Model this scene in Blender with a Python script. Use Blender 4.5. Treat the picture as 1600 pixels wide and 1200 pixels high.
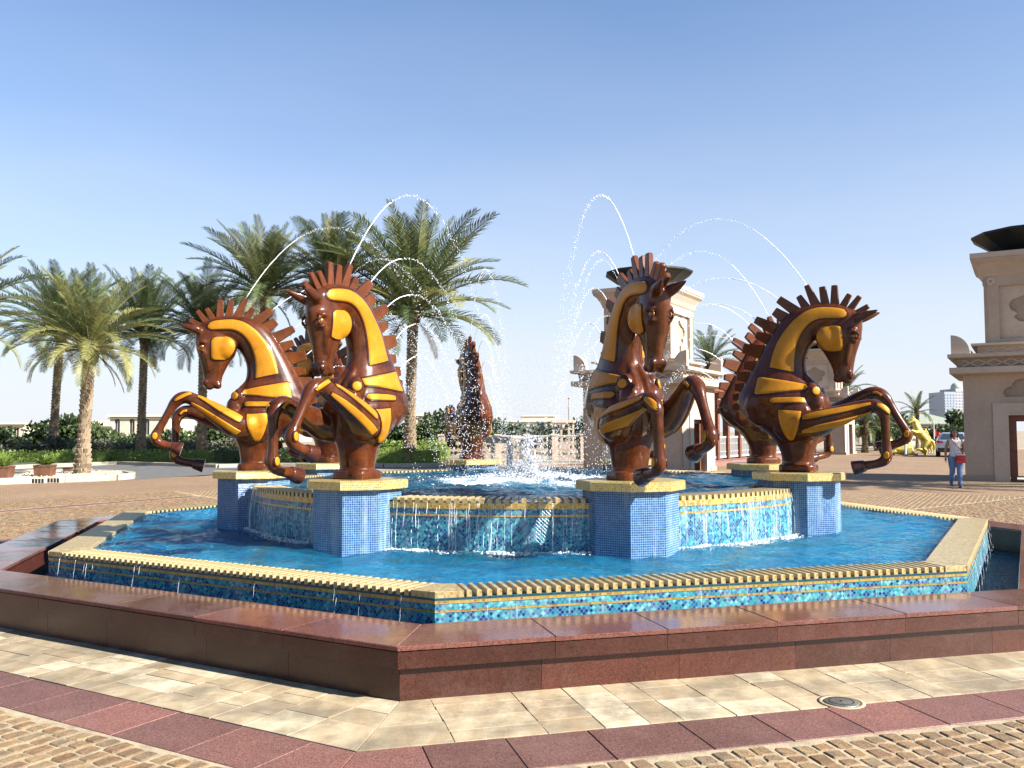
import bpy, bmesh, math, random
from math import sin, cos, pi, radians, sqrt, atan2, floor
from mathutils import Vector, Matrix, Euler
from mathutils.bvhtree import BVHTree
from mathutils.geometry import tessellate_polygon

for _o in list(bpy.data.objects): bpy.data.objects.remove(_o)
scene = bpy.context.scene
COL = scene.collection
V = Vector

# ------------------------------------------------------------------ camera
CAM_F, CAM_P, CAM_R, CAM_H = 1389.45, 0.0541, -0.0031, 1.6     # focal length in photo pixels, pitch, roll, eye height
cam_d = bpy.data.cameras.new('camera'); cam = bpy.data.objects.new('camera', cam_d); COL.objects.link(cam)
cam_d.sensor_width = 36; cam_d.lens = CAM_F/1600*36; cam_d.clip_start = .05; cam_d.clip_end = 6000
cam.matrix_world = Matrix.Translation((0, 0, CAM_H)) @ Matrix.Rotation(pi/2+CAM_P, 4, 'X') @ Matrix.Rotation(CAM_R, 4, 'Z')
scene.camera = cam

# ------------------------------------------------------------------ sky and sun
SUN_AZ, SUN_EL = radians(-25.5), radians(33)                     # direction to the sun (from +X towards +Y)
SUN = V((cos(SUN_AZ)*cos(SUN_EL), sin(SUN_AZ)*cos(SUN_EL), sin(SUN_EL)))
world = bpy.data.worlds.new('World'); scene.world = world; world.use_nodes = True
wn = world.node_tree; bg = wn.nodes['Background']
sky = wn.nodes.new('ShaderNodeTexSky'); sky.sky_type = 'NISHITA'; sky.sun_disc = False
sky.sun_elevation = SUN_EL; sky.sun_rotation = atan2(SUN.x, SUN.y)
sky.altitude = 0; sky.air_density = 1.0; sky.dust_density = 0.25; sky.ozone_density = 5.5
# desert haze: the sky pales towards the horizon, the same all round
_tc = wn.nodes.new('ShaderNodeTexCoord'); _sx = wn.nodes.new('ShaderNodeSeparateXYZ'); wn.links.new(_tc.outputs['Generated'], _sx.inputs[0])
_rp = wn.nodes.new('ShaderNodeValToRGB'); wn.links.new(_sx.outputs[2], _rp.inputs[0])
_e = _rp.color_ramp.elements; _e[0].position = 0.0; _e[0].color = (.93,)*3+(1,); _e[1].position = .55; _e[1].color = (0, 0, 0, 1)
for _p, _c in ((.06, .86), (.16, .60), (.32, .26)): _q = _e.new(_p); _q.color = (_c,)*3+(1,)
_mx = wn.nodes.new('ShaderNodeMix'); _mx.data_type = 'RGBA'; _mp = wn.nodes.new('ShaderNodeMapping'); _mp.inputs['Scale'].default_value = (2.2, 2.2, 9.0); wn.links.new(_tc.outputs['Generated'], _mp.inputs[0])
_cn = wn.nodes.new('ShaderNodeTexNoise'); _cn.inputs['Scale'].default_value = 1.6; _cn.inputs['Detail'].default_value = 5; wn.links.new(_mp.outputs[0], _cn.inputs['Vector'])
_ma = wn.nodes.new('ShaderNodeMath'); _ma.operation = 'MULTIPLY_ADD'; wn.links.new(_cn.outputs[0], _ma.inputs[0]); _ma.inputs[1].default_value = .5; _ma.inputs[2].default_value = .75   # faint haze wisps
_mb = wn.nodes.new('ShaderNodeMath'); _mb.operation = 'MULTIPLY'; _mb.use_clamp = True; wn.links.new(_ma.outputs[0], _mb.inputs[0]); wn.links.new(_rp.outputs[0], _mb.inputs[1])
wn.links.new(_mb.outputs[0], _mx.inputs[0])
_tn = wn.nodes.new('ShaderNodeMix'); _tn.data_type = 'RGBA'; _tn.blend_type = 'MULTIPLY'; _tn.inputs[0].default_value = 1; wn.links.new(sky.outputs[0], _tn.inputs[6]); _tn.inputs[7].default_value = (.85, 1.0, 1.07, 1)
wn.links.new(_tn.outputs[2], _mx.inputs[6]); _mx.inputs[7].default_value = (4.65, 4.75, 5.05, 1)
wn.links.new(_mx.outputs[2], bg.inputs[0]); bg.inputs[1].default_value = 0.057
sd = bpy.data.lights.new('sun', 'SUN'); sd.energy = 5.0; sd.angle = radians(.53); sd.color = (1, .955, .885)
so = bpy.data.objects.new('sun', sd); COL.objects.link(so); so.location = (30, -8, 30)
so.rotation_euler = (-SUN).to_track_quat('-Z', 'Y').to_euler()
vs = scene.view_settings; vs.view_transform = 'Standard'; vs.look = 'None'; vs.gamma = 1; vs.exposure = 1.75
try: vs.use_curve_mapping = False
except Exception: pass

def at(px, py, z=0.0):
    """photo pixel -> point on the horizontal plane z"""
    d = cam.matrix_world.to_3x3() @ V(((px-800)/CAM_F, -(py-600)/CAM_F, -1))
    t = (z-CAM_H)/d.z
    return V((d.x*t, d.y*t, z))
def at_depth(px, py, y):
    d = cam.matrix_world.to_3x3() @ V(((px-800)/CAM_F, -(py-600)/CAM_F, -1))
    t = y/d.y
    return V((d.x*t, y, CAM_H+d.z*t))

# ------------------------------------------------------------------ object helpers
def tag(o, label=None, cat=None, group=None, kind=None):
    if label: o['label'] = label
    if cat: o['category'] = cat
    if group: o['group'] = group
    if kind: o['kind'] = kind
    return o
def empty(name, loc=(0, 0, 0), rz=0, label=None, cat=None, group=None, parent=None):
    o = bpy.data.objects.new(name, None); COL.objects.link(o)
    o.empty_display_size = .2; o.location = loc; o.rotation_euler = (0, 0, rz)
    if parent: o.parent = parent
    return tag(o, label, cat, group)
def link(name, me, parent=None, loc=None, rot=None, scale=None):
    o = bpy.data.objects.new(name, me); COL.objects.link(o)
    if parent: o.parent = parent
    if loc is not None: o.location = loc
    if rot is not None: o.rotation_euler = rot
    if scale is not None: o.scale = scale
    return o
def copy_tree(o, parent=None):
    c = o.copy(); COL.objects.link(c)
    c.parent = parent
    for ch in o.children: copy_tree(ch, c)
    return c

class MB:
    """collects geometry; build() links it as one mesh object"""
    def __init__(s): s.v = []; s.f = []; s.uv = []; s.mi = []
    def add(s, vs, fs, uvs=None, mi=0):
        b = len(s.v); s.v += [tuple(p) for p in vs]
        for i, f in enumerate(fs):
            s.f.append(tuple(b+j for j in f)); s.uv.append(uvs[i] if uvs else None); s.mi.append(mi)
        return s
    def box(s, a, b, mi=0):
        x0, y0, z0 = a; x1, y1, z1 = b
        vs = [(x0,y0,z0),(x1,y0,z0),(x1,y1,z0),(x0,y1,z0),(x0,y0,z1),(x1,y0,z1),(x1,y1,z1),(x0,y1,z1)]
        return s.add(vs, [(0,3,2,1),(4,5,6,7),(0,1,5,4),(1,2,6,5),(2,3,7,6),(3,0,4,7)], None, mi)
    def prism(s, poly, z0, z1, ch=0.0, mi=0):
        """poly counter-clockwise in XY; ch: chamfer of the top edge"""
        n = len(poly)
        if ch <= 0:
            vs = [(p[0], p[1], z0) for p in poly]+[(p[0], p[1], z1) for p in poly]
            fs = [tuple(range(n-1, -1, -1)), tuple(range(n, 2*n))]+[(i, (i+1) % n, n+(i+1) % n, n+i) for i in range(n)]
        else:
            q = inset(poly, ch)
            vs = [(p[0], p[1], z0) for p in poly]+[(p[0], p[1], z1-ch) for p in poly]+[(p[0], p[1], z1) for p in q]
            fs = [tuple(range(2*n, 3*n))]
            for k in (0, n): fs += [(k+i, k+(i+1) % n, k+n+(i+1) % n, k+n+i) for i in range(n)]
        return s.add(vs, fs, None, mi)
    def rings(s, rings, cap0=True, cap1=True, mi=0, closed=True):
        n = len(rings[0]); vs = [p for r in rings for p in r]; fs = []
        for k in range(len(rings)-1):
            for i in range(n if closed else n-1):
                j = (i+1) % n; fs.append((k*n+i, k*n+j, (k+1)*n+j, (k+1)*n+i))
        if cap0: fs.append(tuple(range(n-1, -1, -1)))
        if cap1: fs.append(tuple((len(rings)-1)*n+i for i in range(n)))
        return s.add(vs, fs, None, mi)
    def tube(s, pts, rad, n=8, cap=True, mi=0, flat=1.0):
        pts = [V(p) for p in pts]
        rad = rad if isinstance(rad, (list, tuple)) else [rad]*len(pts)
        t0 = (pts[1]-pts[0]).normalized()
        up = V((0, 0, 1)) if abs(t0.z) < .9 else V((1, 0, 0))
        a = t0.cross(up).normalized(); rs = []
        for i, p in enumerate(pts):
            t = (pts[min(i+1, len(pts)-1)]-pts[max(i-1, 0)])
            t = t.normalized() if t.length > 1e-9 else t0
            a = (a-t*a.dot(t)); a = a.normalized() if a.length > 1e-6 else t.orthogonal().normalized()
            b = t.cross(a)
            rs.append([p+(a*cos(2*pi*k/n)+b*sin(2*pi*k/n)*flat)*rad[i] for k in range(n)])
        return s.rings(rs, cap, cap, mi)
    def lathe(s, prof, n=16, c=(0, 0, 0), a0=0, cap0=True, cap1=True, mi=0):
        return s.rings([[V((c[0]+r*cos(a0+2*pi*k/n), c[1]+r*sin(a0+2*pi*k/n), c[2]+z)) for k in range(n)] for r, z in prof], cap0, cap1, mi)
    def square(s, prof, c=(0, 0, 0), mi=0):
        """stack of square rings (half width, z)"""
        return s.lathe([(h*sqrt(2), z) for h, z in prof], 4, c, pi/4, True, True, mi)
    def ball(s, c, r, n=10, m=6, mi=0):
        rx, ry, rz = r if isinstance(r, (tuple, list)) else (r, r, r)
        vs = [(c[0], c[1], c[2]+rz)]; fs = []
        for i in range(1, m):
            t = pi*i/m
            vs += [(c[0]+rx*sin(t)*cos(2*pi*k/n), c[1]+ry*sin(t)*sin(2*pi*k/n), c[2]+rz*cos(t)) for k in range(n)]
        vs.append((c[0], c[1], c[2]-rz)); L = len(vs)-1
        fs += [(0, 1+k, 1+(k+1) % n) for k in range(n)]
        for i in range(m-2):
            a = 1+i*n
            fs += [(a+k, a+n+k, a+n+(k+1) % n, a+(k+1) % n) for k in range(n)]
        a = 1+(m-2)*n
        fs += [(a+k, L, a+(k+1) % n) for k in range(n)]
        return s.add(vs, fs, None, mi)
    def octa(s, c, r):
        x, y, z = c
        return s.add([(x+r,y,z),(x-r,y,z),(x,y+r,z),(x,y-r,z),(x,y,z+r*1.25),(x,y,z-r*1.25)],
                     [(0,2,4),(2,1,4),(1,3,4),(3,0,4),(2,0,5),(1,2,5),(3,1,5),(0,3,5)])
    def mesh(s, name, mat=None, smooth=False):
        me = bpy.data.meshes.new(name); me.from_pydata(s.v, [], s.f)
        if any(u for u in s.uv):
            ul = me.uv_layers.new(name='UVMap'); k = 0; buf = [0.0]*(2*len(me.loops))
            for f, u in zip(s.f, s.uv):
                for j in range(len(f)):
                    if u: buf[2*k], buf[2*k+1] = u[j]
                    k += 1
            ul.data.foreach_set('uv', buf)
        if mat:
            for m in (mat if isinstance(mat, (list, tuple)) else [mat]): me.materials.append(m)
        if any(s.mi): me.polygons.foreach_set('material_index', s.mi)
        if smooth: me.polygons.foreach_set('use_smooth', [True]*len(s.f))
        me.update(); return me
    def build(s, name, mat=None, parent=None, smooth=False, loc=None, rot=None):
        return link(name, s.mesh(name, mat, smooth), parent, loc, rot)

def inset(poly, d):
    n = len(poly); out = []
    for i in range(n):
        p0, p1, p2 = V(poly[i-1][:2]), V(poly[i][:2]), V(poly[(i+1) % n][:2])
        e1 = (p1-p0).normalized(); e2 = (p2-p1).normalized()
        n1 = V((-e1.y, e1.x)); n2 = V((-e2.y, e2.x)); b = n1+n2
        k = d/max(.3, (1+n1.dot(n2))) if b.length > 1e-6 else 0
        out.append(p1+b*k)
    return out
def smooth_angle(o, deg=40):
    me = o.data if hasattr(o, 'data') else o
    me.polygons.foreach_set('use_smooth', [True]*len(me.polygons))
    me.set_sharp_from_angle(angle=radians(deg))
def plate(mb, outer, holes, y0, y1, mi=0):
    """vertical plate in local XZ (y from y0 front to y1 back) with holes"""
    loops = [outer]+holes
    tri = tessellate_polygon([[V((p[0], p[1], 0)) for p in l] for l in loops])
    pts = [p for l in loops for p in l]
    mb.add([(p[0], y0, p[1]) for p in pts], [tuple(t) for t in tri], None, mi)
    mb.add([(p[0], y1, p[1]) for p in pts], [tuple(reversed(t)) for t in tri], None, mi)
    for l in loops:
        n = len(l)
        mb.add([(p[0], y0, p[1]) for p in l]+[(p[0], y1, p[1]) for p in l],
               [(i, (i+1) % n, n+(i+1) % n, n+i) for i in range(n)], None, mi)
    return mb
def catmull(pts, k=4, closed=False):
    pts = [V(p) if not isinstance(p, V) else p for p in pts]; n = len(pts); out = []
    for i in range(n if closed else n-1):
        if closed: p0, p1, p2, p3 = pts[i-1], pts[i], pts[(i+1) % n], pts[(i+2) % n]
        else: p0, p1, p2, p3 = pts[max(i-1, 0)], pts[i], pts[i+1], pts[min(i+2, n-1)]
        for j in range(k):
            t = j/k
            out.append(.5*((2*p1)+(p2-p0)*t+(2*p0-5*p1+4*p2-p3)*t*t+(3*p1-p0-3*p2+p3)*t**3))
    if not closed: out.append(pts[-1].copy())
    return out
def resample(pts, n):
    pts = [V(p) for p in pts]; L = [0]
    for a, b in zip(pts, pts[1:]): L.append(L[-1]+(b-a).length)
    out = []; j = 0
    for i in range(n):
        s = L[-1]*i/(n-1)
        while j < len(pts)-2 and L[j+1] < s: j += 1
        t = (s-L[j])/max(1e-9, L[j+1]-L[j]); out.append(pts[j].lerp(pts[j+1], min(1, t)))
    return out
def remeshed(mb, name, voxel, mat, smooth_it=6):
    """union of overlapping closed shapes as ONE continuous skin"""
    me = mb.mesh(name+'_src'); o = bpy.data.objects.new(name+'_src', me); COL.objects.link(o)
    m = o.modifiers.new('r', 'REMESH'); m.mode = 'VOXEL'; m.voxel_size = voxel
    if smooth_it:
        m = o.modifiers.new('s', 'SMOOTH'); m.factor = .5; m.iterations = smooth_it
    dg = bpy.context.evaluated_depsgraph_get(); dg.update()
    out = bpy.data.meshes.new_from_object(o.evaluated_get(dg), depsgraph=dg)
    bpy.data.objects.remove(o); bpy.data.meshes.remove(me)
    out.name = name; out.materials.clear(); out.materials.append(mat)
    out.polygons.foreach_set('use_smooth', [True]*len(out.polygons))
    return out

# ------------------------------------------------------------------ materials
ALBEDO = .70                                      # overall surface reflectance
class NT:
    def __init__(s, name):
        s.m = bpy.data.materials.new(name); s.m.use_nodes = True; s.t = s.m.node_tree
        s.b = s.t.nodes['Principled BSDF']; s.out = s.t.nodes['Material Output']
    def n(s, typ, **kw):
        nd = s.t.nodes.new('ShaderNode'+typ)
        for k, v in kw.items():
            if k[0] == '_': setattr(nd, k[1:], v)
            else: s.set(nd.inputs[int(k[1:]) if k[0] == 'i' and k[1:].isdigit() else k.replace('_', ' ')], v)
        return nd
    def set(s, sock, v):
        if isinstance(v, bpy.types.NodeSocket): s.t.links.new(v, sock)
        elif isinstance(v, bpy.types.Node): s.t.links.new(v.outputs[0], sock)
        else:
            if isinstance(v, (tuple, list)) and len(v) == 3 and sock.type == 'RGBA': v = (*v, 1)
            sock.default_value = v
    def P(s, **kw):
        for k, v in kw.items():
            if k == 'Base_Color' and isinstance(v, bpy.types.NodeSocket): v = s.mix(1.0, v, (ALBEDO,)*3, 'MULTIPLY')
            s.set(s.b.inputs[k.replace('_', ' ')], v)
        return s
    def math(s, op, a, b=0.0, c=0.0):
        nd = s.t.nodes.new('ShaderNodeMath'); nd.operation = op
        for i, v in enumerate((a, b, c)):
            if v is not None: s.set(nd.inputs[i], v)
        return nd.outputs[0]
    def vmath(s, op, a, b=None):
        nd = s.t.nodes.new('ShaderNodeVectorMath'); nd.operation = op
        s.set(nd.inputs[0], a)
        if b is not None: s.set(nd.inputs[1], b)
        return nd
    def ramp(s, fac, stops, interp='LINEAR'):
        nd = s.t.nodes.new('ShaderNodeValToRGB'); nd.color_ramp.interpolation = interp
        e = nd.color_ramp.elements
        while len(e) < len(stops): e.new(.5)
        for q, (p, c) in zip(e, stops): q.position = p; q.color = (*c, 1) if len(c) == 3 else c
        s.set(nd.inputs[0], fac); return nd.outputs[0]
    def mix(s, fac, a, b, mode='MIX'):
        nd = s.t.nodes.new('ShaderNodeMix'); nd.data_type = 'RGBA'; nd.blend_type = mode
        s.set(nd.inputs[0], fac); s.set(nd.inputs[6], a); s.set(nd.inputs[7], b); return nd.outputs[2]
    def coord(s, which='Object'):
        return s.n('TexCoord').outputs[which]
    def noise(s, scale, detail=3, vec=None, rough=.55):
        nd = s.n('TexNoise', Scale=scale, Detail=detail, Roughness=rough)
        s.set(nd.inputs['Vector'], vec if vec is not None else s.coord())
        return nd.outputs[0]
    def bump(s, h, strength=.3, dist=.02):
        nd = s.n('Bump', Strength=strength, Distance=dist, Height=h); return nd.outputs[0]
    def rnd(s):
        return s.n('ObjectInfo').outputs['Random']

def simple(name, col, rough=.5, metal=0, var=.25, nscale=6, bump=.1, bscale=40, coat=0, rnd=0):
    t = NT(name); c = t.coord()
    n1 = t.noise(nscale, 4, c)
    lo = tuple(x*(1-var) for x in col); hi = tuple(min(1, x*(1+var)) for x in col)
    col_s = t.ramp(n1, [(.3, lo), (.7, hi)])
    if rnd:
        col_s = t.mix(1.0, col_s, t.ramp(t.rnd(), [(0, (1-rnd,)*3), (1, (1+rnd*.6,)*3)]), 'MULTIPLY')
    t.P(Base_Color=col_s, Roughness=rough, Metallic=metal)
    if coat: t.P(Coat_Weight=coat, Coat_Roughness=.08)
    if bump: t.P(Normal=t.bump(t.noise(bscale, 3, c), bump, .01))
    return t.m

M = {}
def mosaic(name, stops, grout, tile, diag, rough=.18, gw=.09, uv=True):
    t = NT(name); v = t.coord('UV' if uv else 'Object')
    mp = t.n('Mapping', Vector=v); mp.inputs['Scale'].default_value = (1/tile,)*3
    mp.inputs['Rotation'].default_value = (0, 0, pi/4 if diag else 0)
    fl = t.vmath('FLOOR', mp.outputs[0]).outputs[0]
    fr = t.n('SeparateXYZ', Vector=t.vmath('FRACTION', mp.outputs[0]).outputs[0])
    sep = t.n('SeparateXYZ', Vector=fl)
    cell = t.n('CombineXYZ', X=sep.outputs[0], Y=sep.outputs[1], Z=3.3)
    wnz = t.n('TexWhiteNoise', _noise_dimensions='3D', Vector=cell.outputs[0])
    cl = t.noise(2.2, 2, v)
    f = t.math('ADD', t.math('MULTIPLY', wnz.outputs[0], .86), t.math('MULTIPLY', t.math('SUBTRACT', cl, .45), .5))
    col = t.ramp(f, stops, 'CONSTANT')
    def edge(x):
        a = t.math('ABSOLUTE', t.math('SUBTRACT', x, .5)); return a
    e = t.math('MAXIMUM', edge(fr.outputs[0]), edge(fr.outputs[1]))
    g = t.math('GREATER_THAN', e, .5-gw)
    col = t.mix(g, col, t.mix(t.noise(9, 3, v), tuple(x*.55 for x in grout), tuple(min(1, x*1.35) for x in grout)))
    pos = t.n('NewGeometry').outputs['Position']                       # limescale streaks left by running water
    st = t.n('Mapping', Vector=pos); st.inputs['Scale'].default_value = (9, 9, .9)
    lime = t.ramp(t.math('MULTIPLY', t.noise(1.0, 4, st.outputs[0], .65), t.math('ADD', .55, t.noise(2.0, 3, pos))), [(.52, (0,0,0)), (.78, (1,1,1))])
    col = t.mix(t.math('MULTIPLY', lime, .38), col, (.55,.62,.62))
    t.P(Base_Color=col, Roughness=t.math('ADD', t.math('MULTIPLY', g, .5), t.math('ADD', rough, t.math('MULTIPLY', wnz.outputs[0], .08))), IOR=1.5)
    tilt = t.math('MULTIPLY', wnz.outputs[0], .0)
    t.P(Normal=t.bump(t.math('ADD', t.math('MULTIPLY', g, -1.0), tilt), .5, .002))
    return t.m
M['mosaic'] = mosaic('turquoise_mosaic', [(0, (.009,.035,.18)), (.2, (.014,.10,.30)), (.36, (.014,.20,.32)), (.52, (.025,.29,.35)), (.68, (.07,.43,.47)), (.84, (.19,.58,.61))], (.10,.22,.26), .026, True)
M['pedestal'] = mosaic('blue_grid_mosaic', [(0, (.004,.035,.18)), (.3, (.008,.075,.26)), (.6, (.014,.12,.33)), (.85, (.03,.20,.42))], (.20,.35,.47), .0215, False, gw=.125)
def gold_mosaic(name, tile, diag=False):
    t = NT(name); v = t.coord('Object')
    mp = t.n('Mapping', Vector=v); mp.inputs['Scale'].default_value = (1/tile,)*3
    fl = t.vmath('FLOOR', t.vmath('ADD', mp.outputs[0], (.013, .017, .01)).outputs[0]).outputs[0]
    wnz = t.n('TexWhiteNoise', _noise_dimensions='3D', Vector=fl)
    fr = t.n('SeparateXYZ', Vector=t.vmath('FRACTION', mp.outputs[0]).outputs[0])
    e = t.math('MAXIMUM', t.math('ABSOLUTE', t.math('SUBTRACT', fr.outputs[0], .5)), t.math('ABSOLUTE', t.math('SUBTRACT', fr.outputs[1], .5)))
    g = t.math('MULTIPLY', t.math('GREATER_THAN', e, .42), .6)
    col = t.ramp(wnz.outputs[0], [(0, (.36,.22,.06)), (.3, (.48,.34,.12)), (.7, (.58,.43,.18)), (1, (.68,.55,.28))])
    col = t.mix(g, col, (.55, .47, .32))
    t.P(Base_Color=col, Metallic=.3, Roughness=.36)
    return t.m
M['gold'] = gold_mosaic('gold_mosaic', .02)
def goldband(name):
    t = NT(name); v = t.coord('UV')
    mp = t.n('Mapping', Vector=v); mp.inputs['Scale'].default_value = (50,)*3
    wnz = t.n('TexWhiteNoise', _noise_dimensions='3D', Vector=t.vmath('FLOOR', mp.outputs[0]).outputs[0])
    fr = t.n('SeparateXYZ', Vector=t.vmath('FRACTION', mp.outputs[0]).outputs[0])
    e = t.math('MAXIMUM', t.math('ABSOLUTE', t.math('SUBTRACT', fr.outputs[0], .5)), t.math('ABSOLUTE', t.math('SUBTRACT', fr.outputs[1], .5)))
    g = t.math('GREATER_THAN', e, .4)
    col = t.mix(g, t.ramp(wnz.outputs[0], [(0, (.34,.17,.02)), (.4, (.62,.37,.05)), (1, (.80,.55,.13))]), (.5, .40, .2))
    t.P(Base_Color=col, Metallic=.45, Roughness=.3, Normal=t.bump(g, .4, .002)); return t.m
M['goldband'] = goldband('gold_band_mosaic')
def cap_mosaic(name):
    t = NT(name); v = t.coord('UV')
    mp = t.n('Mapping', Vector=v); mp.inputs['Scale'].default_value = (46,)*3
    wnz = t.n('TexWhiteNoise', _noise_dimensions='3D', Vector=t.vmath('FLOOR', mp.outputs[0]).outputs[0])
    fr = t.n('SeparateXYZ', Vector=t.vmath('FRACTION', mp.outputs[0]).outputs[0])
    e = t.math('MAXIMUM', t.math('ABSOLUTE', t.math('SUBTRACT', fr.outputs[0], .5)), t.math('ABSOLUTE', t.math('SUBTRACT', fr.outputs[1], .5)))
    g = t.math('GREATER_THAN', e, .36)
    col = t.mix(g, t.ramp(wnz.outputs[0], [(0, (.42,.27,.05)), (.4, (.62,.43,.10)), (1, (.8,.6,.2))]), (.72, .60, .30))
    t.P(Base_Color=col, Metallic=.45, Roughness=.28, Normal=t.bump(g, .5, .002)); return t.m
M['cap'] = cap_mosaic('gold_cap_mosaic')

def granite(name, lo, hi, rough):
    t = NT(name); c = t.coord()
    oi = t.n('ObjectInfo'); vec = t.vmath('ADD', c, oi.outputs['Location']).outputs[0]
    sp = t.n('TexVoronoi', Scale=170, Vector=vec)
    n2 = t.noise(60, 4, vec, .7); n3 = t.noise(2.5, 3, vec)
    f = t.math('ADD', t.math('MULTIPLY', n2, .65), t.math('MULTIPLY', sp.outputs['Distance'], .55))
    col = t.ramp(f, [(.28, tuple(x*.35 for x in lo)), (.45, lo), (.6, hi), (.78, tuple(min(1, x*1.55) for x in hi))])
    col = t.mix(1, col, t.ramp(t.math('ADD', t.math('MULTIPLY', t.rnd(), .5), t.math('MULTIPLY', n3, .5)), [(.2, (.68,.64,.60)), (.5, (.95,.9,.9)), (.8, (1.30,1.14,1.10))]), 'MULTIPLY')
    pos = t.n('NewGeometry').outputs['Position']
    lime = t.ramp(t.math('ADD', t.math('MULTIPLY', t.noise(1.7, 5, pos, .7), .75), t.math('MULTIPLY', t.noise(23, 3, pos), .25)), [(.50, (0,0,0)), (.66, (1,1,1))])
    col = t.mix(t.math('MULTIPLY', lime, .13), col, tuple(min(1, x*1.5+.07) for x in hi))                  # dried splash marks
    dirt = t.ramp(t.noise(1.1, 6, pos, .75), [(.54, (0,0,0)), (.70, (1,1,1))])
    col = t.mix(t.math('MULTIPLY', dirt, .35), col, tuple(x*.35 for x in lo))
    rr = t.math('ADD', t.math('ADD', rough, t.math('MULTIPLY', lime, .18)), t.math('MULTIPLY', t.noise(5, 5, vec, .7), .16))
    t.P(Base_Color=col, Roughness=rr, Normal=t.bump(t.noise(3, 2, vec), .012, .05)); return t.m
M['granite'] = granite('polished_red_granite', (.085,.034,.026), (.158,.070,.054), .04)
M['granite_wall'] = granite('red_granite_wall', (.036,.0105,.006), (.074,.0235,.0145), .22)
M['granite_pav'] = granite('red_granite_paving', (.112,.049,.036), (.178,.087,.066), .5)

def sandstone():
    t = NT('sandstone_flag'); vec = t.n('NewGeometry').outputs['Position']
    n1 = t.noise(2.2, 6, vec, .65); n2 = t.noise(14, 5, vec, .7); n3 = t.noise(.9, 3, vec)
    base = t.ramp(t.rnd(), [(0, (.32,.245,.15)), (.2, (.45,.35,.215)), (.45, (.51,.41,.265)), (.6, (.40,.30,.19)), (.8, (.56,.47,.315)), (1, (.70,.62,.45))])
    col = t.mix(1, base, t.ramp(n2, [(.3, (.80,.78,.74)), (.6, (1.06,1.05,1.02))]), 'MULTIPLY')
    wv = t.n('TexWave', Scale=1.6, Distortion=7.0, Detail=3, Vector=vec)
    col = t.mix(.22, col, t.ramp(wv.outputs[0], [(.2, (.40,.27,.14)), (.8, (.66,.54,.34))]))
    st = t.ramp(n1, [(.44, (0,0,0)), (.62, (1,1,1))])
    col = t.mix(t.math('MULTIPLY', st, .68), col, (.18,.145,.095))
    st2 = t.ramp(t.math('MULTIPLY', n3, t.noise(38, 3, vec)), [(.27, (0,0,0)), (.4, (1,1,1))])
    col = t.mix(t.math('MULTIPLY', st2, .4), col, (.16,.14,.10))
    t.P(Base_Color=col, Roughness=.72, Normal=t.bump(t.math('ADD', n2, t.math('MULTIPLY', n1, .6)), .35, .01)); return t.m
M['flag'] = sandstone()
def cobble():
    t = NT('cobble_stone'); g = t.n('NewGeometry'); c = t.coord()
    vec = g.outputs['Position']
    r = t.math('FRACT', t.math('ADD', g.outputs['Random Per Island'], t.rnd()))
    base = t.ramp(r, [(0, (.19,.11,.05)), (.2, (.28,.175,.085)), (.42, (.23,.13,.065)), (.62, (.33,.225,.115)), (.82, (.21,.15,.09)), (1, (.29,.18,.085))])
    n1 = t.noise(28, 5, vec, .7); n2 = t.noise(1.3, 4, vec)
    col = t.mix(1, base, t.ramp(n1, [(.3, (.55,.53,.5)), (.65, (1.25,1.22,1.15))]), 'MULTIPLY')
    col = t.mix(t.math('MULTIPLY', t.ramp(n2, [(.5, (0,0,0)), (.7, (1,1,1))]), .4), col, (.22,.18,.11))
    t.P(Base_Color=col, Roughness=.75, Normal=t.bump(n1, .7, .012)); return t.m
M['cobble'] = cobble()
M['mortar'] = simple('pale_mortar', (.41,.32,.20), .9, 0, .3, 9, .4, 60)
def plaza_mat():
    t = NT('plaza_setts'); g = t.n('NewGeometry'); v = g.outputs['Position']
    mp = t.n('Mapping', Vector=v); mp.inputs['Rotation'].default_value = (0, 0, radians(-30))
    br = t.n('TexBrick', Vector=mp.outputs[0], Scale=1.0, Color1=(.22,.128,.066), Color2=(.31,.19,.10), Mortar=(.36,.26,.155))
    br.inputs['Brick Width'].default_value = .13; br.inputs['Row Height'].default_value = .12
    br.inputs['Mortar Size'].default_value = .010; br.inputs['Bias'].default_value = 0
    n = t.noise(.35, 4, v); n2 = t.noise(9, 4, v)
    col = t.mix(1, br.outputs[0], t.ramp(n, [(.3, (.86,.84,.82)), (.7, (1.12,1.1,1.06))]), 'MULTIPLY')
    col = t.mix(1, col, t.ramp(n2, [(.3, (.8,.8,.8)), (.7, (1.15,1.15,1.15))]), 'MULTIPLY')
    t.P(Base_Color=col, Roughness=.8, Normal=t.bump(t.math('SUBTRACT', n2, br.outputs['Fac']), .5, .012)); return t.m
M['plaza'] = plaza_mat()
M['asphalt'] = simple('asphalt', (.13,.125,.12), .85, 0, .25, 3, .4, 90)
M['soil'] = simple('sandy_ground', (.34,.27,.18), .95, 0, .3, .2, .3, 8)
M['lawn_soil'] = simple('planting_bed', (.07,.085,.03), .95, 0, .4, 1.5, .4, 20)
M['kerb'] = simple('pale_kerb_stone', (.44,.38,.29), .7, 0, .15, 5, .2, 40, rnd=.12)
M['gravel'] = simple('white_gravel', (.47,.41,.32), .9, 0, .3, 25, .9, 60)
M['black'] = simple('black_paint', (.02,.02,.02), .5, 0, .1, 8, 0)
M['white'] = simple('white_paint', (.72,.71,.67), .5, 0, .08, 8, 0)

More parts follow.
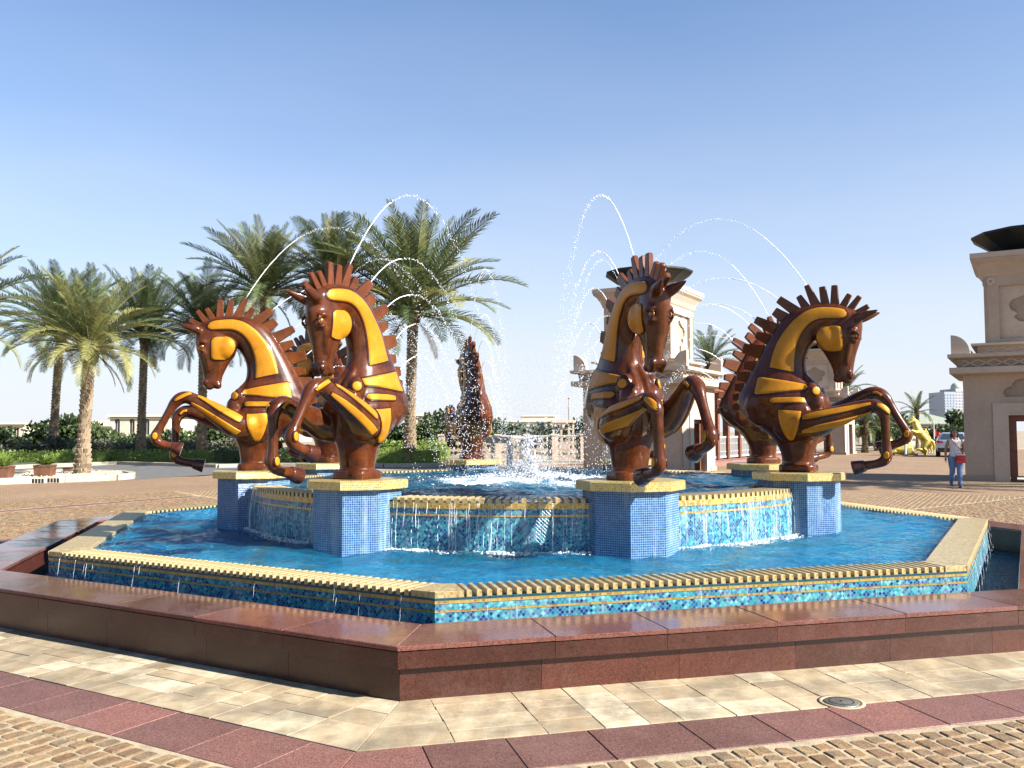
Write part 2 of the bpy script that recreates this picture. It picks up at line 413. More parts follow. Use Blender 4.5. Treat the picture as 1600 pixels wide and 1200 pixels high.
def lacquer(name, lo, hi, rough, coat=1.0, metal=0.0):
    t = NT(name); c = t.coord()
    n1 = t.noise(3.2, 5, c, .65); n2 = t.noise(16, 4, c, .7)
    f = t.math('ADD', t.math('MULTIPLY', n1, .7), t.math('MULTIPLY', n2, .3))
    col = t.ramp(f, [(.32, lo), (.66, hi)])
    st = t.n('Mapping', Vector=t.n('NewGeometry').outputs['Position']); st.inputs['Scale'].default_value = (14, 14, 1.6)
    run = t.ramp(t.noise(1.0, 4, st.outputs[0], .65), [(.56, (0,0,0)), (.74, (1,1,1))])                      # faint water runs and dust
    col = t.mix(t.math('MULTIPLY', run, .16), col, tuple(min(1, x*.9+.10) for x in hi))
    t.P(Specular_IOR_Level=.12, Base_Color=col, Roughness=t.math('ADD', rough, t.math('MULTIPLY', n2, .12)), Metallic=metal, Coat_Weight=coat, Coat_Roughness=.05, Coat_IOR=1.5)
    t.P(Normal=t.bump(t.noise(7, 3, c), .06, .03)); return t.m
M['brown'] = lacquer('brown_lacquer', (.016,.0030,.0010), (.138,.036,.0085), .24, .45)
M['groove'] = lacquer('groove_shade_lacquer', (.020,.004,.0015), (.055,.013,.004), .35, .4)  # lacquer darkened to paint groove shadow around the gold inlays
M['spike'] = lacquer('mane_lacquer', (.065,.014,.0035), (.17,.048,.010), .34, .35)
M['hoof'] = lacquer('hoof_lacquer', (.04,.010,.005), (.09,.025,.011), .25, .7)
M['inlay'] = lacquer('gold_inlay', (.44,.165,.006), (.60,.265,.014), .38, .28, .18)
M['bronze'] = lacquer('bronze_eye', (.22,.10,.02), (.36,.18,.05), .25, .8, .6)

def water(name, tint, foam_nodes=None, bscale=5.0, strength=.5):
    t = NT(name); g = t.n('NewGeometry'); v = g.outputs['Position']
    n1 = t.n('TexNoise', Scale=bscale, Detail=3, Roughness=.55, Distortion=.6, Vector=v)
    n2 = t.n('TexNoise', Scale=bscale*4.5, Detail=2, Roughness=.5, Distortion=.3, Vector=v)
    n3 = t.n('TexNoise', Scale=bscale*13, Detail=2, Roughness=.5, Vector=v)
    h = t.math('ADD', t.math('ADD', n1.outputs[0], t.math('MULTIPLY', n2.outputs[0], .42)), t.math('MULTIPLY', n3.outputs[0], .18))
    nrm = t.bump(h, strength, .06)
    fr = t.n('Fresnel', IOR=1.36, Normal=nrm)
    gl = t.n('BsdfGlossy', Color=(.95,.97,1), Roughness=.04, Normal=nrm)
    tr = t.n('BsdfTransparent', Color=tint)
    rf = t.n('BsdfDiffuse', Color=(.010,.19,.34), Normal=nrm)
    rq = t.n('BsdfRefraction', Color=tint, Roughness=0.0, IOR=1.33, Normal=nrm); tq = t.n('MixShader', Fac=.5); t.set(tq.inputs[1], tr.outputs[0]); t.set(tq.inputs[2], rq.outputs[0])
    body = t.n('MixShader', Fac=.20); t.set(body.inputs[1], tq.outputs[0]); t.set(body.inputs[2], rf.outputs[0])
    mx = t.n('MixShader', Fac=t.math('MULTIPLY', fr.outputs[0], .7)); t.set(mx.inputs[1], body.outputs[0]); t.set(mx.inputs[2], gl.outputs[0])
    last = mx.outputs[0]
    if foam_nodes:
        fac = foam_nodes(t, v)
        df = t.n('BsdfDiffuse', Color=(.62,.66,.69))
        m2 = t.n('MixShader', Fac=fac); t.set(m2.inputs[1], last); t.set(m2.inputs[2], df.outputs[0]); last = m2.outputs[0]
    t.t.links.new(last, t.out.inputs['Surface']); return t.m
# ------------------------------------------------------------------ plan of the fountain (metres)
FC = V((.219, 12.072, 0)); TH0 = -1.7021; EDGE = pi/4
R_BAS, Z_BAS, R_IN = 5.831, .486, 5.48          # lower basin: outer corner radius, rim height, inner corner radius
R_CI, R_CO, Z_COP = 6.225, 6.850, .347          # granite coping: inner / outer corner radius, top
R_WALL = 6.795
R_FLAG, R_RED = 7.62, 8.11                       # sandstone ring, red granite ring (outer corner radii)
R_UP, Z_UP = 3.60, .97                           # upper round basin
R_PED = 3.56
APO = cos(pi/8)
def oc(k, R, z=0.0):
    a = k*EDGE; return V((R*cos(a), R*sin(a), z))
def w2(k, R):                                     # world XY of an octagon corner
    a = TH0+k*EDGE; return V((FC.x+R*cos(a), FC.y+R*sin(a), 0))

# ------------------------------------------------------------------ ground
tag(MB().add([(-1500,-60,-.03),(1500,-60,-.03),(1500,2500,-.03),(-1500,2500,-.03)], [(0,1,2,3)]).build('ground', M['soil']), kind='structure')
plz = MB().add([(-60,-20,0),(90,-20,0),(90,52,0),(52,75,0),(23,75,0),(16,50,0),(4,46,0),(-2,40,0),(-14,31.5,0),(-16,29,0),(-60,27,0)], [tuple(range(11))])
plaza = tag(plz.build('plaza', M['plaza']), kind='structure')
p = [at(-500, 760), at(0, 757), at(205, 750), at(342, 741), at(430, 737), at(430, 729), at(341, 731), at(184, 726), at(16, 733), at(-500, 745)]
road = MB().add([(q.x, q.y, .004) for q in p], [tuple(range(len(p)))]).build('road', M['asphalt']); tag(road, kind='structure')

def octring(mb, R0, R1, z, ks=range(8)):
    for k in ks:
        a, b, c, d = oc(k, R0, z), oc(k, R1, z), oc(k+1, R1, z), oc(k+1, R0, z)
        mb.add([a, b, c, d], [(0, 1, 2, 3)])
    return mb
pave = empty('pavement', FC, TH0); tag(pave, kind='structure')
octring(MB(), 6.3, R_FLAG-.01, .0095).build('mortar_bed', M['mortar'], pave); octring(MB(), R_RED-.01, 15.44, .0125).build('mortar_bed', M['mortar'], pave)
octring(MB(), R_FLAG-.012, R_RED-.008, .0095).build('dark_joint', simple('dirt_joint', (.035,.028,.02), .95, 0, .5, 12, 0), pave)
rng = random.Random(5)
FLAGS = []
def quad_in_edge(k, Ra, Rb, s0, s1, gap, skew=0.0):
    """quad between two octagon radii on edge k, s along the edge 0..1 (of the outer length)"""
    n = V((cos((k+.5)*EDGE), sin((k+.5)*EDGE), 0)); t = V((-n.y, n.x, 0))
    a0, a1 = Ra*APO+gap, Rb*APO-gap
    return n, t, a0, a1
def edge_piece(k, a0, a1, u0, u1, gap, jit=0.0):
    """apothem range a0..a1, u range along edge (metres from mid); mitred at the octagon corners"""
    n = V((cos((k+.5)*EDGE), sin((k+.5)*EDGE), 0)); t = V((-n.y, n.x, 0)); T = math.tan(pi/8)
    def cl(u, a): return max(-a*T+gap*1.1, min(a*T-gap*1.1, u))
    out = []
    for a, u in ((a0+gap, u0+gap), (a1-gap, u0+gap), (a1-gap, u1-gap), (a0+gap, u1-gap)):
        q = n*(a+rng.uniform(-jit, jit))+t*cl(u+rng.uniform(-jit, jit), a); out.append(q)
    # order counter-clockwise: (a0,u0),(a1,u0),(a1,u1),(a0,u1) is ccw for outward n, left t
    if (out[3]-out[0]).length < .03: out = out[:3]
    return out
T8 = math.tan(pi/8)
def stone(name, poly, z0, z1, ch, mat, parent, tilt=0.0):
    c = sum((V(q) for q in poly), V((0,0,0)))/len(poly)
    loc = V((c.x, c.y, 0))
    o = MB().prism([V(q)-loc for q in poly], z0, z1, ch).build(name, mat, parent, loc=loc)
    if tilt: o.rotation_euler = (rng.uniform(-tilt, tilt), rng.uniform(-tilt, tilt), 0)
    return o
for k in range(8):                                # sandstone flags: random ashlar
    a0, a1 = R_WALL*APO-.02, R_FLAG*APO
    L = a1*T8; u = -L
    while u < L-.05:
        w = rng.choice((.2, .26, .32, .4, .5)); u2 = min(L, u+w)
        if L-u2 < .2: u2 = L
        rows = rng.choice(((0, .45, 1), (0, .38, .7, 1), (0, .3, .58, 1), (0, .5, .8, 1), (0, .25, .6, 1), (0, .2, .52, .78, 1), (0, .28, .46, .74, 1)))
        if k in (2, 3, 4, 5): rows = (0, .5, 1)
        for r0, r1 in zip(rows, rows[1:]):
            b0, b1 = a0+(a1-a0)*r0, a0+(a1-a0)*r1
            split = [u, u2] if (u2-u < .7 or rng.random() < .6) else [u, u+(u2-u)*rng.uniform(.35, .65), u2]
            for s0, s1 in zip(split, split[1:]):
                pl = edge_piece(k, b0, b1, s0, s1, .0022, .004)
                if max((pl[i]-pl[i-1]).length for i in range(len(pl))) > .08 and abs(sum(pl[i-1].x*pl[i].y-pl[i].x*pl[i-1].y for i in range(len(pl)))) > .01:
                    stone('flagstone', pl, -.01, .0165+rng.uniform(-.0015, .0015), .0016, M['flag'], pave, .0012)
        u = u2
for k in range(8):                                # red granite band
    a0, a1 = R_FLAG*APO+.010, R_RED*APO; n = 13; L = a1*T8
    us = [-L+2*L*i/n+(rng.uniform(-.05, .05) if 0 < i < n else 0) for i in range(n+1)]
    for u0, u1 in zip(us, us[1:]):
        stone('granite_slab', edge_piece(k, a0, a1, u0, u1, .0025), -.01, .018+rng.uniform(-.0015, .0015), .003, M['granite_pav'], pave)
# granite bands running out over the plaza from the ring's corners
bands = []
for k in (6,):
    d = V((cos(k*EDGE), sin(k*EDGE), 0)); t = V((-d.y, d.x, 0)); r = R_RED+.02; i = 0
    while r < 26:
        ln = .8
        poly = [d*r-t*.22, d*(r+ln-.006)-t*.22, d*(r+ln-.006)+t*.22, d*r+t*.22]
        stone('granite_band_slab', poly, -.01, .020, .003, M['granite_pav'], pave); r += ln
for R in (13.5,):
    for k in range(5, 8):
        a1 = R*APO; L = a1*T8; n = 12
        for i in range(n):
            u0, u1 = -L+2*L*i/n, -L+2*L*(i+1)/n
            if i in (0, n-1): u0, u1 = max(u0, -L+.3), min(u1, L-.3)
            stone('granite_band_slab', edge_piece(k, a1-.3, a1, u0, u1, .003), -.01, .019, .003, M['granite_pav'], pave)
# setts: columns running away from the ring, in every sector the camera can see
def in_view(q, m=260):
    w = V((FC.x+q.x*cos(TH0)-q.y*sin(TH0), FC.y+q.x*sin(TH0)+q.y*cos(TH0), 0))
    if w.y < 2.6: return None
    px = 800+CAM_F*w.x/w.y; py = 675+CAM_F*CAM_H/w.y
    return w.length if -m < px < 1600+m and py < 1200+m*.7 else None
setts = []
for k in range(8):
    n = V((cos((k+.5)*EDGE), sin((k+.5)*EDGE), 0)); t = V((-n.y, n.x, 0))
    a_end = 15.5*APO; cw = .108; nc = int(a_end*T8/cw)+1
    for ci in range(-nc, nc+1):
        u = ci*cw; band = (k == 6 and u < 0) or (k == 5 and u > 0)
        a = max(R_RED*APO+.012, (abs(u)+cw*.5+(.24 if band else 0))/T8)
        a += rng.uniform(0, .06)
        while a < a_end:
            ln = rng.uniform(.09, .14); q = n*(a+ln/2)+t*u
            d = in_view(q)
            if d is not None and not (k in (5, 6, 7) and 13.5*APO-.42 < a+ln/2 < 13.5*APO+.12): setts.append((d, k, a, ln, u, cw))
            a += ln
setts.sort(key=lambda s: s[0])
def sett_geo(s, r):
    d, k, a, ln, u, cw = s
    n = V((cos((k+.5)*EDGE), sin((k+.5)*EDGE), 0)); t = V((-n.y, n.x, 0))
    jx = lambda: r.uniform(-.006, .006)
    c = n*(a+ln/2)+t*u; hx, hy = ln/2-.0035, cw/2-.0065
    if d < 9:
        c1 = .008+r.uniform(0, .010)
        base = [(-hx+c1, -hy), (hx-c1, -hy), (hx, -hy+c1), (hx, hy-c1), (hx-c1, hy), (-hx+c1, hy), (-hx, hy-c1), (-hx, -hy+c1)]
    else: base = [(-hx, -hy), (hx, -hy), (hx, hy), (-hx, hy)]
    base = [(x+jx(), y+jx()) for x, y in base]
    h = .0182+r.uniform(-.002, .002)
    R = [[n*x+t*y+V((0, 0, -.006)) for x, y in base], [n*x*.98+t*y*.97+V((0, 0, h*.70)) for x, y in base],
         [n*x*.84+t*y*.80+V((0, 0, h+r.uniform(-.002, .002))) for x, y in base]]
    return c, R
NPART = 300
for s in setts[:NPART]:
    c, R = sett_geo(s, rng); MB().rings(R, False, True).build('cobble', M['cobble'], pave, loc=c)
mb = MB()
for s in setts[NPART:]:
    c, R = sett_geo(s, rng); mb.rings([[q+c for q in r] for r in R], False, True)
o = mb.build('cobbles', M['cobble'], pave); o['kind'] = 'stuff'
# round drain cover set into the flags
dp = at(1315, 1102)
dr = empty('drain_cover', (dp.x, dp.y, .019), 0, 'round grey metal drain cover set in the sandstone flags', 'drain cover')
M['steel'] = simple('worn_steel', (.22,.20,.17), .45, .5, .3, 20, .3, 90)
MB().lathe([(.10, -.01), (.10, .002), (.094, .005)], 28).build('plate', M['steel'], dr, True)
o = MB().lathe([(.133, -.012), (.133, .001), (.112, .003), (.106, -.004)], 28, cap0=False, cap1=False).build('ring', M['flag'], dr, True)
MB().lathe([(.012, .004), (.009, .008)], 10).build('bolt', M['black'], dr)
MB().lathe([(.072, .0052), (.072, .0062), (.066, .0062), (.066, .0052)], 28, cap0=False, cap1=False).build('groove', M['black'], dr)

# ------------------------------------------------------------------ granite surround
sur = empty('granite_surround', FC, TH0, 'low polished red granite surround wall with wide coping around the blue mosaic fountain', 'fountain wall')
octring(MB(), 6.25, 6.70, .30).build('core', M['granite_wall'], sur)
mb = MB()
for k in range(8):
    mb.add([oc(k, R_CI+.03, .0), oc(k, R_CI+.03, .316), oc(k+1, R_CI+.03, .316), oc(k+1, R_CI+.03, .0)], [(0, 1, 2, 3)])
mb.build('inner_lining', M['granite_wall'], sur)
for k in range(8):
    a0, a1 = R_CI*APO, R_CO*APO; L = a1*T8; n = 6
    us = [-L]+[-L+2*L*i/n+rng.uniform(-.12, .12) for i in range(1, n)]+[L]
    for i, (u0, u1) in enumerate(zip(us, us[1:])):
        dz = rng.uniform(-.0012, .0012)
        stone('coping_slab', edge_piece(k, a0, a1, u0, u1, .0016), .319+dz, Z_COP+dz, .005, M['granite'], sur)
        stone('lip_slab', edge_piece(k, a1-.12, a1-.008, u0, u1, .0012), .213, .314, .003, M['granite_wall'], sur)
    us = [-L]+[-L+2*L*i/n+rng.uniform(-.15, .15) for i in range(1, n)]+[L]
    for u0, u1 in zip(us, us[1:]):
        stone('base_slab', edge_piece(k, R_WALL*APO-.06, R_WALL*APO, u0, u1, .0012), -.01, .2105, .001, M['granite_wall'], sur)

# ------------------------------------------------------------------ lower basin
M['channel'] = simple('shaded_channel_tile', (.012,.07,.10), .3, 0, .4, 30, 0)  # turquoise tile, its colour darkened to paint the shade between slats
def floor_mat():
    t = NT('basin_floor_mosaic'); v = t.coord('Object')
    mp = t.n('Mapping', Vector=v); mp.inputs['Scale'].default_value = (25,)*3
    wnz = t.n('TexWhiteNoise', _noise_dimensions='3D', Vector=t.vmath('FLOOR', mp.outputs[0]).outputs[0])
    n = t.noise(1.4, 3, v); n2 = t.n('TexNoise', Scale=7, Detail=3, Distortion=1.5, Vector=v).outputs[0]
    f = t.math('ADD', t.math('MULTIPLY', wnz.outputs[0], .35), t.math('ADD', t.math('MULTIPLY', n, .5), t.math('MULTIPLY', n2, .3)))
    col = t.ramp(f, [(.36, (.003,.05,.34)), (.47, (.010,.20,.58)), (.58, (.05,.50,.74)), (.72, (.30,.80,.86))])
    t.P(Base_Color=col, Roughness=.5); return t.m
M['floor'] = floor_mat()
low = empty('lower_basin', FC, TH0, 'octagonal turquoise mosaic basin with gold slatted rim', 'fountain basin')
def wall_band(k, R, z0, z1):
    a, b = oc(k, R), oc(k+1, R); L = (b-a).length
    return [(a.x,a.y,z0),(b.x,b.y,z0),(b.x,b.y,z1),(a.x,a.y,z1)], [[(k*7+0, z0), (k*7+L, z0), (k*7+L, z1), (k*7, z1)]]
SLAT_EDGES = (7, 0, 2, 3, 4, 5)
for k in range(8):
    for nm, R, z0, z1, mt in (('mosaic_wall', R_BAS-.004, -.02, .338, 'mosaic'), ('gold_line', R_BAS-.001, .338, .354, 'goldband'),
                              ('mosaic_wall', R_BAS-.004, .354, .398, 'mosaic'), ('gold_band', R_BAS, .398, .44, 'goldband')):
        v, uv = wall_band(k, R, z0, z1); MB().add(v, [(0, 1, 2, 3)], uv).build(nm, M[mt], low)
slat_me = None
for k in range(8):
    z1 = .44 if k in SLAT_EDGES else Z_BAS
    a0, a1 = R_IN*APO, R_BAS*APO
    pl = edge_piece(k, a0, a1+.003, -9, 9, 0.0)
    MB().prism(pl, .424, z1, .003).build('rim_plate', M['gold'] if z1 > .45 else M['channel'], low)
    v = [oc(k, R_IN+.002, .2), oc(k, R_IN+.002, .43), oc(k+1, R_IN+.002, .43), oc(k+1, R_IN+.002, .2)]
    MB().add(v, [(0, 1, 2, 3)]).build('inner_wall', M['floor'], low)
    if k in SLAT_EDGES:
        L = a1*T8; ang = (k+.5)*EDGE; n = V((cos(ang), sin(ang), 0)); t = V((-n.y, n.x, 0))
        pitch = .0735; cnt = int((2*L-.42)/pitch); w = .037
        if slat_me is None:
            b = MB().prism([(-(a1-a0)/2, -w/2), ((a1-a0)/2, -w/2), ((a1-a0)/2, w/2), (-(a1-a0)/2, w/2)], 0, .044, .004); slat_me = b.mesh('rim_slat', M['gold'])
        for i in range(cnt):
            u = (i-(cnt-1)/2)*pitch
            link('rim_slat', slat_me, low, n*(a0+a1)/2+t*u+V((0, 0, .4395)), (0, 0, ang))
        for s in (-1, 1):                          # solid corner blocks
            u0 = s*(cnt*pitch/2+.0); pl = edge_piece(k, a0, a1, min(u0, s*9), max(u0, s*9), .001)
            MB().prism(pl, .4395, Z_BAS-.001, .003).build('corner_block', M['gold'], low)
# basin floor with the gold star lines
octring(MB(), 3.3, R_IN+.05, .33).build('floor', M['floor'], low)
ln = MB()
def floor_line(mb, a, b, w, z):
    d = (b-a).normalized(); s = V((-d.y, d.x, 0))*w
    mb.add([V((q.x, q.y, z)) for q in (a-s, b-s, b+s, a+s)], [(0, 1, 2, 3)])
for k in range(8):
    c0 = oc(k, 3.62); 
    for s in (-.5, .5):
        n = V((cos((k+s)*EDGE), sin((k+s)*EDGE), 0)); floor_line(ln, c0, n*(R_IN*APO-.05), .045, .334)
    n = V((cos((k+.5)*EDGE), sin((k+.5)*EDGE), 0)); floor_line(ln, n*3.9, n*(R_IN*APO), .05, .337)
ln.build('floor_line', M['gold'], low)
# water in the moat, the lower basin and the upper basin
def foam_low(t, v):
    rel = t.vmath('SUBTRACT', v, (FC.x, FC.y, 0)).outputs[0]
    sp = t.n('SeparateXYZ', Vector=rel)
    r = t.math('SQRT', t.math('ADD', t.math('POWER', sp.outputs[0], 2), t.math('POWER', sp.outputs[1], 2)))
    n = t.n('TexNoise', Scale=6, Detail=5, Roughness=.7, Vector=v).outputs[0]
    n2 = t.n('TexNoise', Scale=32, Detail=3, Roughness=.7, Vector=v).outputs[0]
    d = t.math('SUBTRACT', r, R_UP)
    f = t.math('SUBTRACT', t.math('ADD', t.math('MULTIPLY', n, .55), t.math('MULTIPLY', n2, .40)), t.math('MULTIPLY', t.math('ABSOLUTE', d), 1.15))
    return t.ramp(f, [(.34, (0,0,0)), (.50, (.9,.9,.9))])
def foam_up(t, v):
    rel = t.vmath('SUBTRACT', v, (FC.x, FC.y, 0)).outputs[0]
    sp = t.n('SeparateXYZ', Vector=rel)
    r = t.math('SQRT', t.math('ADD', t.math('POWER', sp.outputs[0], 2), t.math('POWER', sp.outputs[1], 2)))
    n = t.n('TexNoise', Scale=3.2, Detail=6, Roughness=.72, Vector=v).outputs[0]
    n2 = t.n('TexNoise', Scale=22, Detail=3, Roughness=.7, Vector=v).outputs[0]
    f = t.math('SUBTRACT', t.math('ADD', t.math('MULTIPLY', n, .9), t.math('MULTIPLY', n2, .25)), t.math('MULTIPLY', t.math('POWER', t.math('MULTIPLY', r, .5), 2), .42))
    return t.ramp(f, [(.40, (0,0,0)), (.62, (.9,.9,.9))])
M['water_low'] = water('lower_water', (.66,.90,.96), foam_low, 5.0, .85)
M['water_up'] = water('upper_water', (.70,.92,.97), foam_up, 3.4, .85)
M['water_moat'] = water('moat_water', (.30,.45,.5), None, 7, .45)
octring(MB(), 5.7, 6.3, .012).build('moat_floor', simple('dark_moat_tile', (.012,.05,.10), .5, 0, .3, 8, 0), low)
def water_sheet(name, poly_rings, mat):
    mb = MB(); mb.rings(poly_rings, False, False)
    return mb
moat = empty('moat_water', FC, TH0); tag(moat, kind='structure')
octring(MB(), R_BAS-.02, R_CI+.02, .055).build('surface', M['water_moat'], moat)
wr = random.Random(12)
WAVES = []
for q in range(18):
    lam = .11*(1.16**q)*wr.uniform(.85, 1.15); an = wr.uniform(0, 2*pi); kq = 2*pi/lam
    WAVES.append((kq*cos(an), kq*sin(an), wr.uniform(0, 6.28), lam*.0115*(1 if lam < .7 else .6)))
def chop(x, y):                                    # wind and splash chop
    return sum(a*sin(kx*x+ky*y+p_) for kx, ky, p_, a in WAVES)
lw = MB(); NRAD, NANG = 64, 88
for k in range(8):
    vs_ = []
    for i in range(NANG+1):
        o_ = oc(k, R_IN+.02).lerp(oc(k+1, R_IN+.02), i/NANG); n_ = o_.normalized()*3.4
        for j in range(NRAD+1):
            q = n_.lerp(o_, j/NRAD); vs_.append((q.x, q.y, .456+chop(q.x, q.y)*min(1, (NRAD-j)/4)))
    lw.add(vs_, [(i*(NRAD+1)+j, i*(NRAD+1)+j+1, (i+1)*(NRAD+1)+j+1, (i+1)*(NRAD+1)+j) for i in range(NANG) for j in range(NRAD)])
for k in SLAT_EDGES:                               # thin film running between the slats
    lw.add([oc(k, R_IN-.02, .456), oc(k, R_BAS-.02, .447), oc(k+1, R_BAS-.02, .447), oc(k+1, R_IN-.02, .456)], [(0, 1, 2, 3)])
o = lw.build('lower_pool_water', M['water_low'], loc=FC, rot=(0, 0, TH0), smooth=True); tag(o, kind='structure')

# ------------------------------------------------------------------ upper round basin
upb = empty('upper_basin', FC, TH0, 'raised round turquoise mosaic basin with gold slatted rim and overflowing water', 'fountain basin')
NS = 96
def cyl_band(R, z0, z1):
    mb = MB()
    for i in range(NS):
        a, b = 2*pi*i/NS, 2*pi*(i+1)/NS
        mb.add([(R*cos(a),R*sin(a),z0),(R*cos(b),R*sin(b),z0),(R*cos(b),R*sin(b),z1),(R*cos(a),R*sin(a),z1)], [(0,1,2,3)], [[(R*a,z0),(R*b,z0),(R*b,z1),(R*a,z1)]])
    return mb
for nm, dr_, z0, z1, mt in (('mosaic_wall', -.004, .2, .795, 'mosaic'), ('gold_line', 0, .795, .815, 'goldband'), ('mosaic_wall', -.004, .815, .868, 'mosaic'), ('gold_band', .002, .868, .925, 'goldband')):
    o = cyl_band(R_UP+dr_, z0, z1).build(nm, M[mt], upb, True)
MB().rings([[V((r*cos(2*pi*i/NS), r*sin(2*pi*i/NS), z)) for i in range(NS)] for r, z in ((R_UP+.002, .925), (R_UP-.33, .925), (R_UP-.33, .70))], False, False).build('rim_plate', M['gold'], upb)
MB().lathe([(R_UP-.3, .82), (.02, .82)], 48).build('floor', M['floor'], upb)
b = MB().prism([(-.165, -.019), (.165, -.023), (.165, .023), (-.165, .019)], 0, .045, .004); us_me = b.mesh('rim_slat', M['gold'])
NSL = 280
for i in range(NSL):
    a = 2*pi*(i+.5)/NSL
    kk = (a/EDGE-.5) % 1.0
    if min(kk, 1-kk)*EDGE*R_UP < .44: continue          # a pedestal stands here
    link('rim_slat', us_me, upb, (cos(a)*(R_UP-.163), sin(a)*(R_UP-.163), .9245), (0, 0, a))
uw = MB(); NR2, NA2 = 56, 300; uv_ = []
for j in range(NR2+1):
    r_ = .02+(R_UP-.30)*j/NR2
    for i in range(NA2):
        x, y = r_*cos(2*pi*i/NA2), r_*sin(2*pi*i/NA2); uv_.append((x, y, .953+.008*max(0, 1-r_/1.6)+1.15*chop(x+7, y)*min(1, (NR2-j)/4)))
uw.add(uv_, [(j*NA2+i, (j+1)*NA2+i, (j+1)*NA2+(i+1) % NA2, j*NA2+(i+1) % NA2) for j in range(NR2) for i in range(NA2)])
o = uw.build('upper_pool_water', M['water_up'], loc=FC, rot=(0, 0, TH0), smooth=True); tag(o, kind='structure')
uf = MB().lathe([(R_UP-.29, .952), (R_UP-.005, .936)], 96, cap0=False, cap1=False)
o = uf.build('rim_film_water', M['water_up'], loc=FC, rot=(0, 0, TH0), smooth=True); tag(o, kind='structure')

# ------------------------------------------------------------------ pedestals
POS = {7: 'front left', 0: 'front right'}
PED_LABEL = {0: 'blue mosaic octagonal pedestal under the horse in front of the pavilion tower with the bowl',
             1: 'blue mosaic octagonal pedestal under the horse that overlaps a second horse, before the far pavilion',
             2: 'blue mosaic pedestal half hidden behind another pedestal, under the horse beside the wooden posts',
             3: 'blue mosaic pedestal hidden behind the horse in front of the pavilion tower',
             4: 'blue mosaic pedestal standing beyond the splash, under the horse seen from behind',
             5: 'blue mosaic pedestal beyond the upper pool, under the horse hidden behind two others',
             6: 'blue mosaic pedestal at the edge of the upper basin towards the palms and road',
             7: 'blue mosaic octagonal pedestal, lit on one face, under the horse overlapping two other horses'}
def oct_ring(R, z): return [V((R*cos(pi/8+pi/4*i), R*sin(pi/8+pi/4*i), z)) for i in range(8)]
def ped_mesh(R, z0, z1, name, mt):
    mb = MB(); s = 2*R*sin(pi/8); a, b = oct_ring(R, z0), oct_ring(R, z1)
    for i in range(8):
        j = (i+1) % 8; mb.add([a[i], a[j], b[j], b[i]], [(0, 1, 2, 3)], [[(i*s, z0), (i*s+s, z0), (i*s+s, z1), (i*s, z1)]])
    return mb
col_me = ped_mesh(.46, .2, 1.052, 'column', 0).mesh('column', M['pedestal'])
cm = ped_mesh(.525, 1.05, 1.128, 'cap', 0)
cm.add(oct_ring(.525, 1.05), [tuple(range(7, -1, -1))], [[(p.x, p.y) for p in reversed(oct_ring(.525, 0))]])
top = oct_ring(.512, 1.138); s8 = 2*.5*sin(pi/8)
a = oct_ring(.525, 1.128)
for i in range(8): cm.add([a[i], a[(i+1) % 8], top[(i+1) % 8], top[i]], [(0,1,2,3)], [[(i*s8,0),(i*s8+s8,0),(i*s8+s8,.014),(i*s8,.014)]])
cm.add(top, [tuple(range(8))], [[(p.x, p.y) for p in top]])
cap_me = cm.mesh('cap', M['cap'])
PED = {}
for k in range(8):
    ang = TH0+(k+.5)*EDGE
    P = V((FC.x+R_PED*cos(ang), FC.y+R_PED*sin(ang), 0))
    e = empty('pedestal', P, ang, PED_LABEL[k], 'pedestal', 'mosaic pedestals around the upper basin')
    link('column', col_me, e); link('cap', cap_me, e); PED[k] = (P, ang)
# ------------------------------------------------------------------ horse statue (forward +X, its left +Y, base at z=0)
def lofted(mb, st, n=28, k=4, sq=1.0):
    """st: (front xz, back xz, half width); smooth loft of rounded sections"""
    F = catmull([(a[0], a[1], 0) for a, b, w in st], k); B = catmull([(b[0], b[1], 0) for a, b, w in st], k)
    W = catmull([(w, 0, 0) for a, b, w in st], k); rs = []
    for f, b, w in zip(F, B, W):
        c = (f+b)/2; h = (f-b)/2; r = []
        for i in range(n):
            t = 2*pi*i/n; ct, s_ = cos(t), sin(t)
            x = math.copysign(abs(ct)**sq, ct); y = math.copysign(abs(s_)**sq, s_)
            r.append(V((c.x+h.x*x, w.x*y, c.y+h.y*x)))
        rs.append(r)
    return mb.rings(rs)
def limb(mb, pts, n=16, k=4, mir=1, fat=1.0):
    P = catmull([p[:3] for p in pts], k); R = catmull([(p[3], 0, 0) for p in pts], k)
    return mb.tube([(q.x, q.y*mir, q.z) for q in P], [r.x*fat for r in R], n)
ZX = .00206
def L(u, v): return ((607-u)*ZX, (1105-v)*ZX)                   # traced side view -> metres
hb = MB()
hb.rings([[V((x*s, y*s, z)) for x, y in ((.205,.10),(.19,.15),(.15,.19),(.10,.205),(-.10,.205),(-.15,.19),(-.19,.15),(-.205,.10),(-.205,-.10),(-.19,-.15),(-.15,-.19),(-.10,-.205),(.10,-.205),(.15,-.19),(.19,-.15),(.205,-.10))] for s, z in ((1, 0), (1, .062), (.97, .078), (.90, .085))])
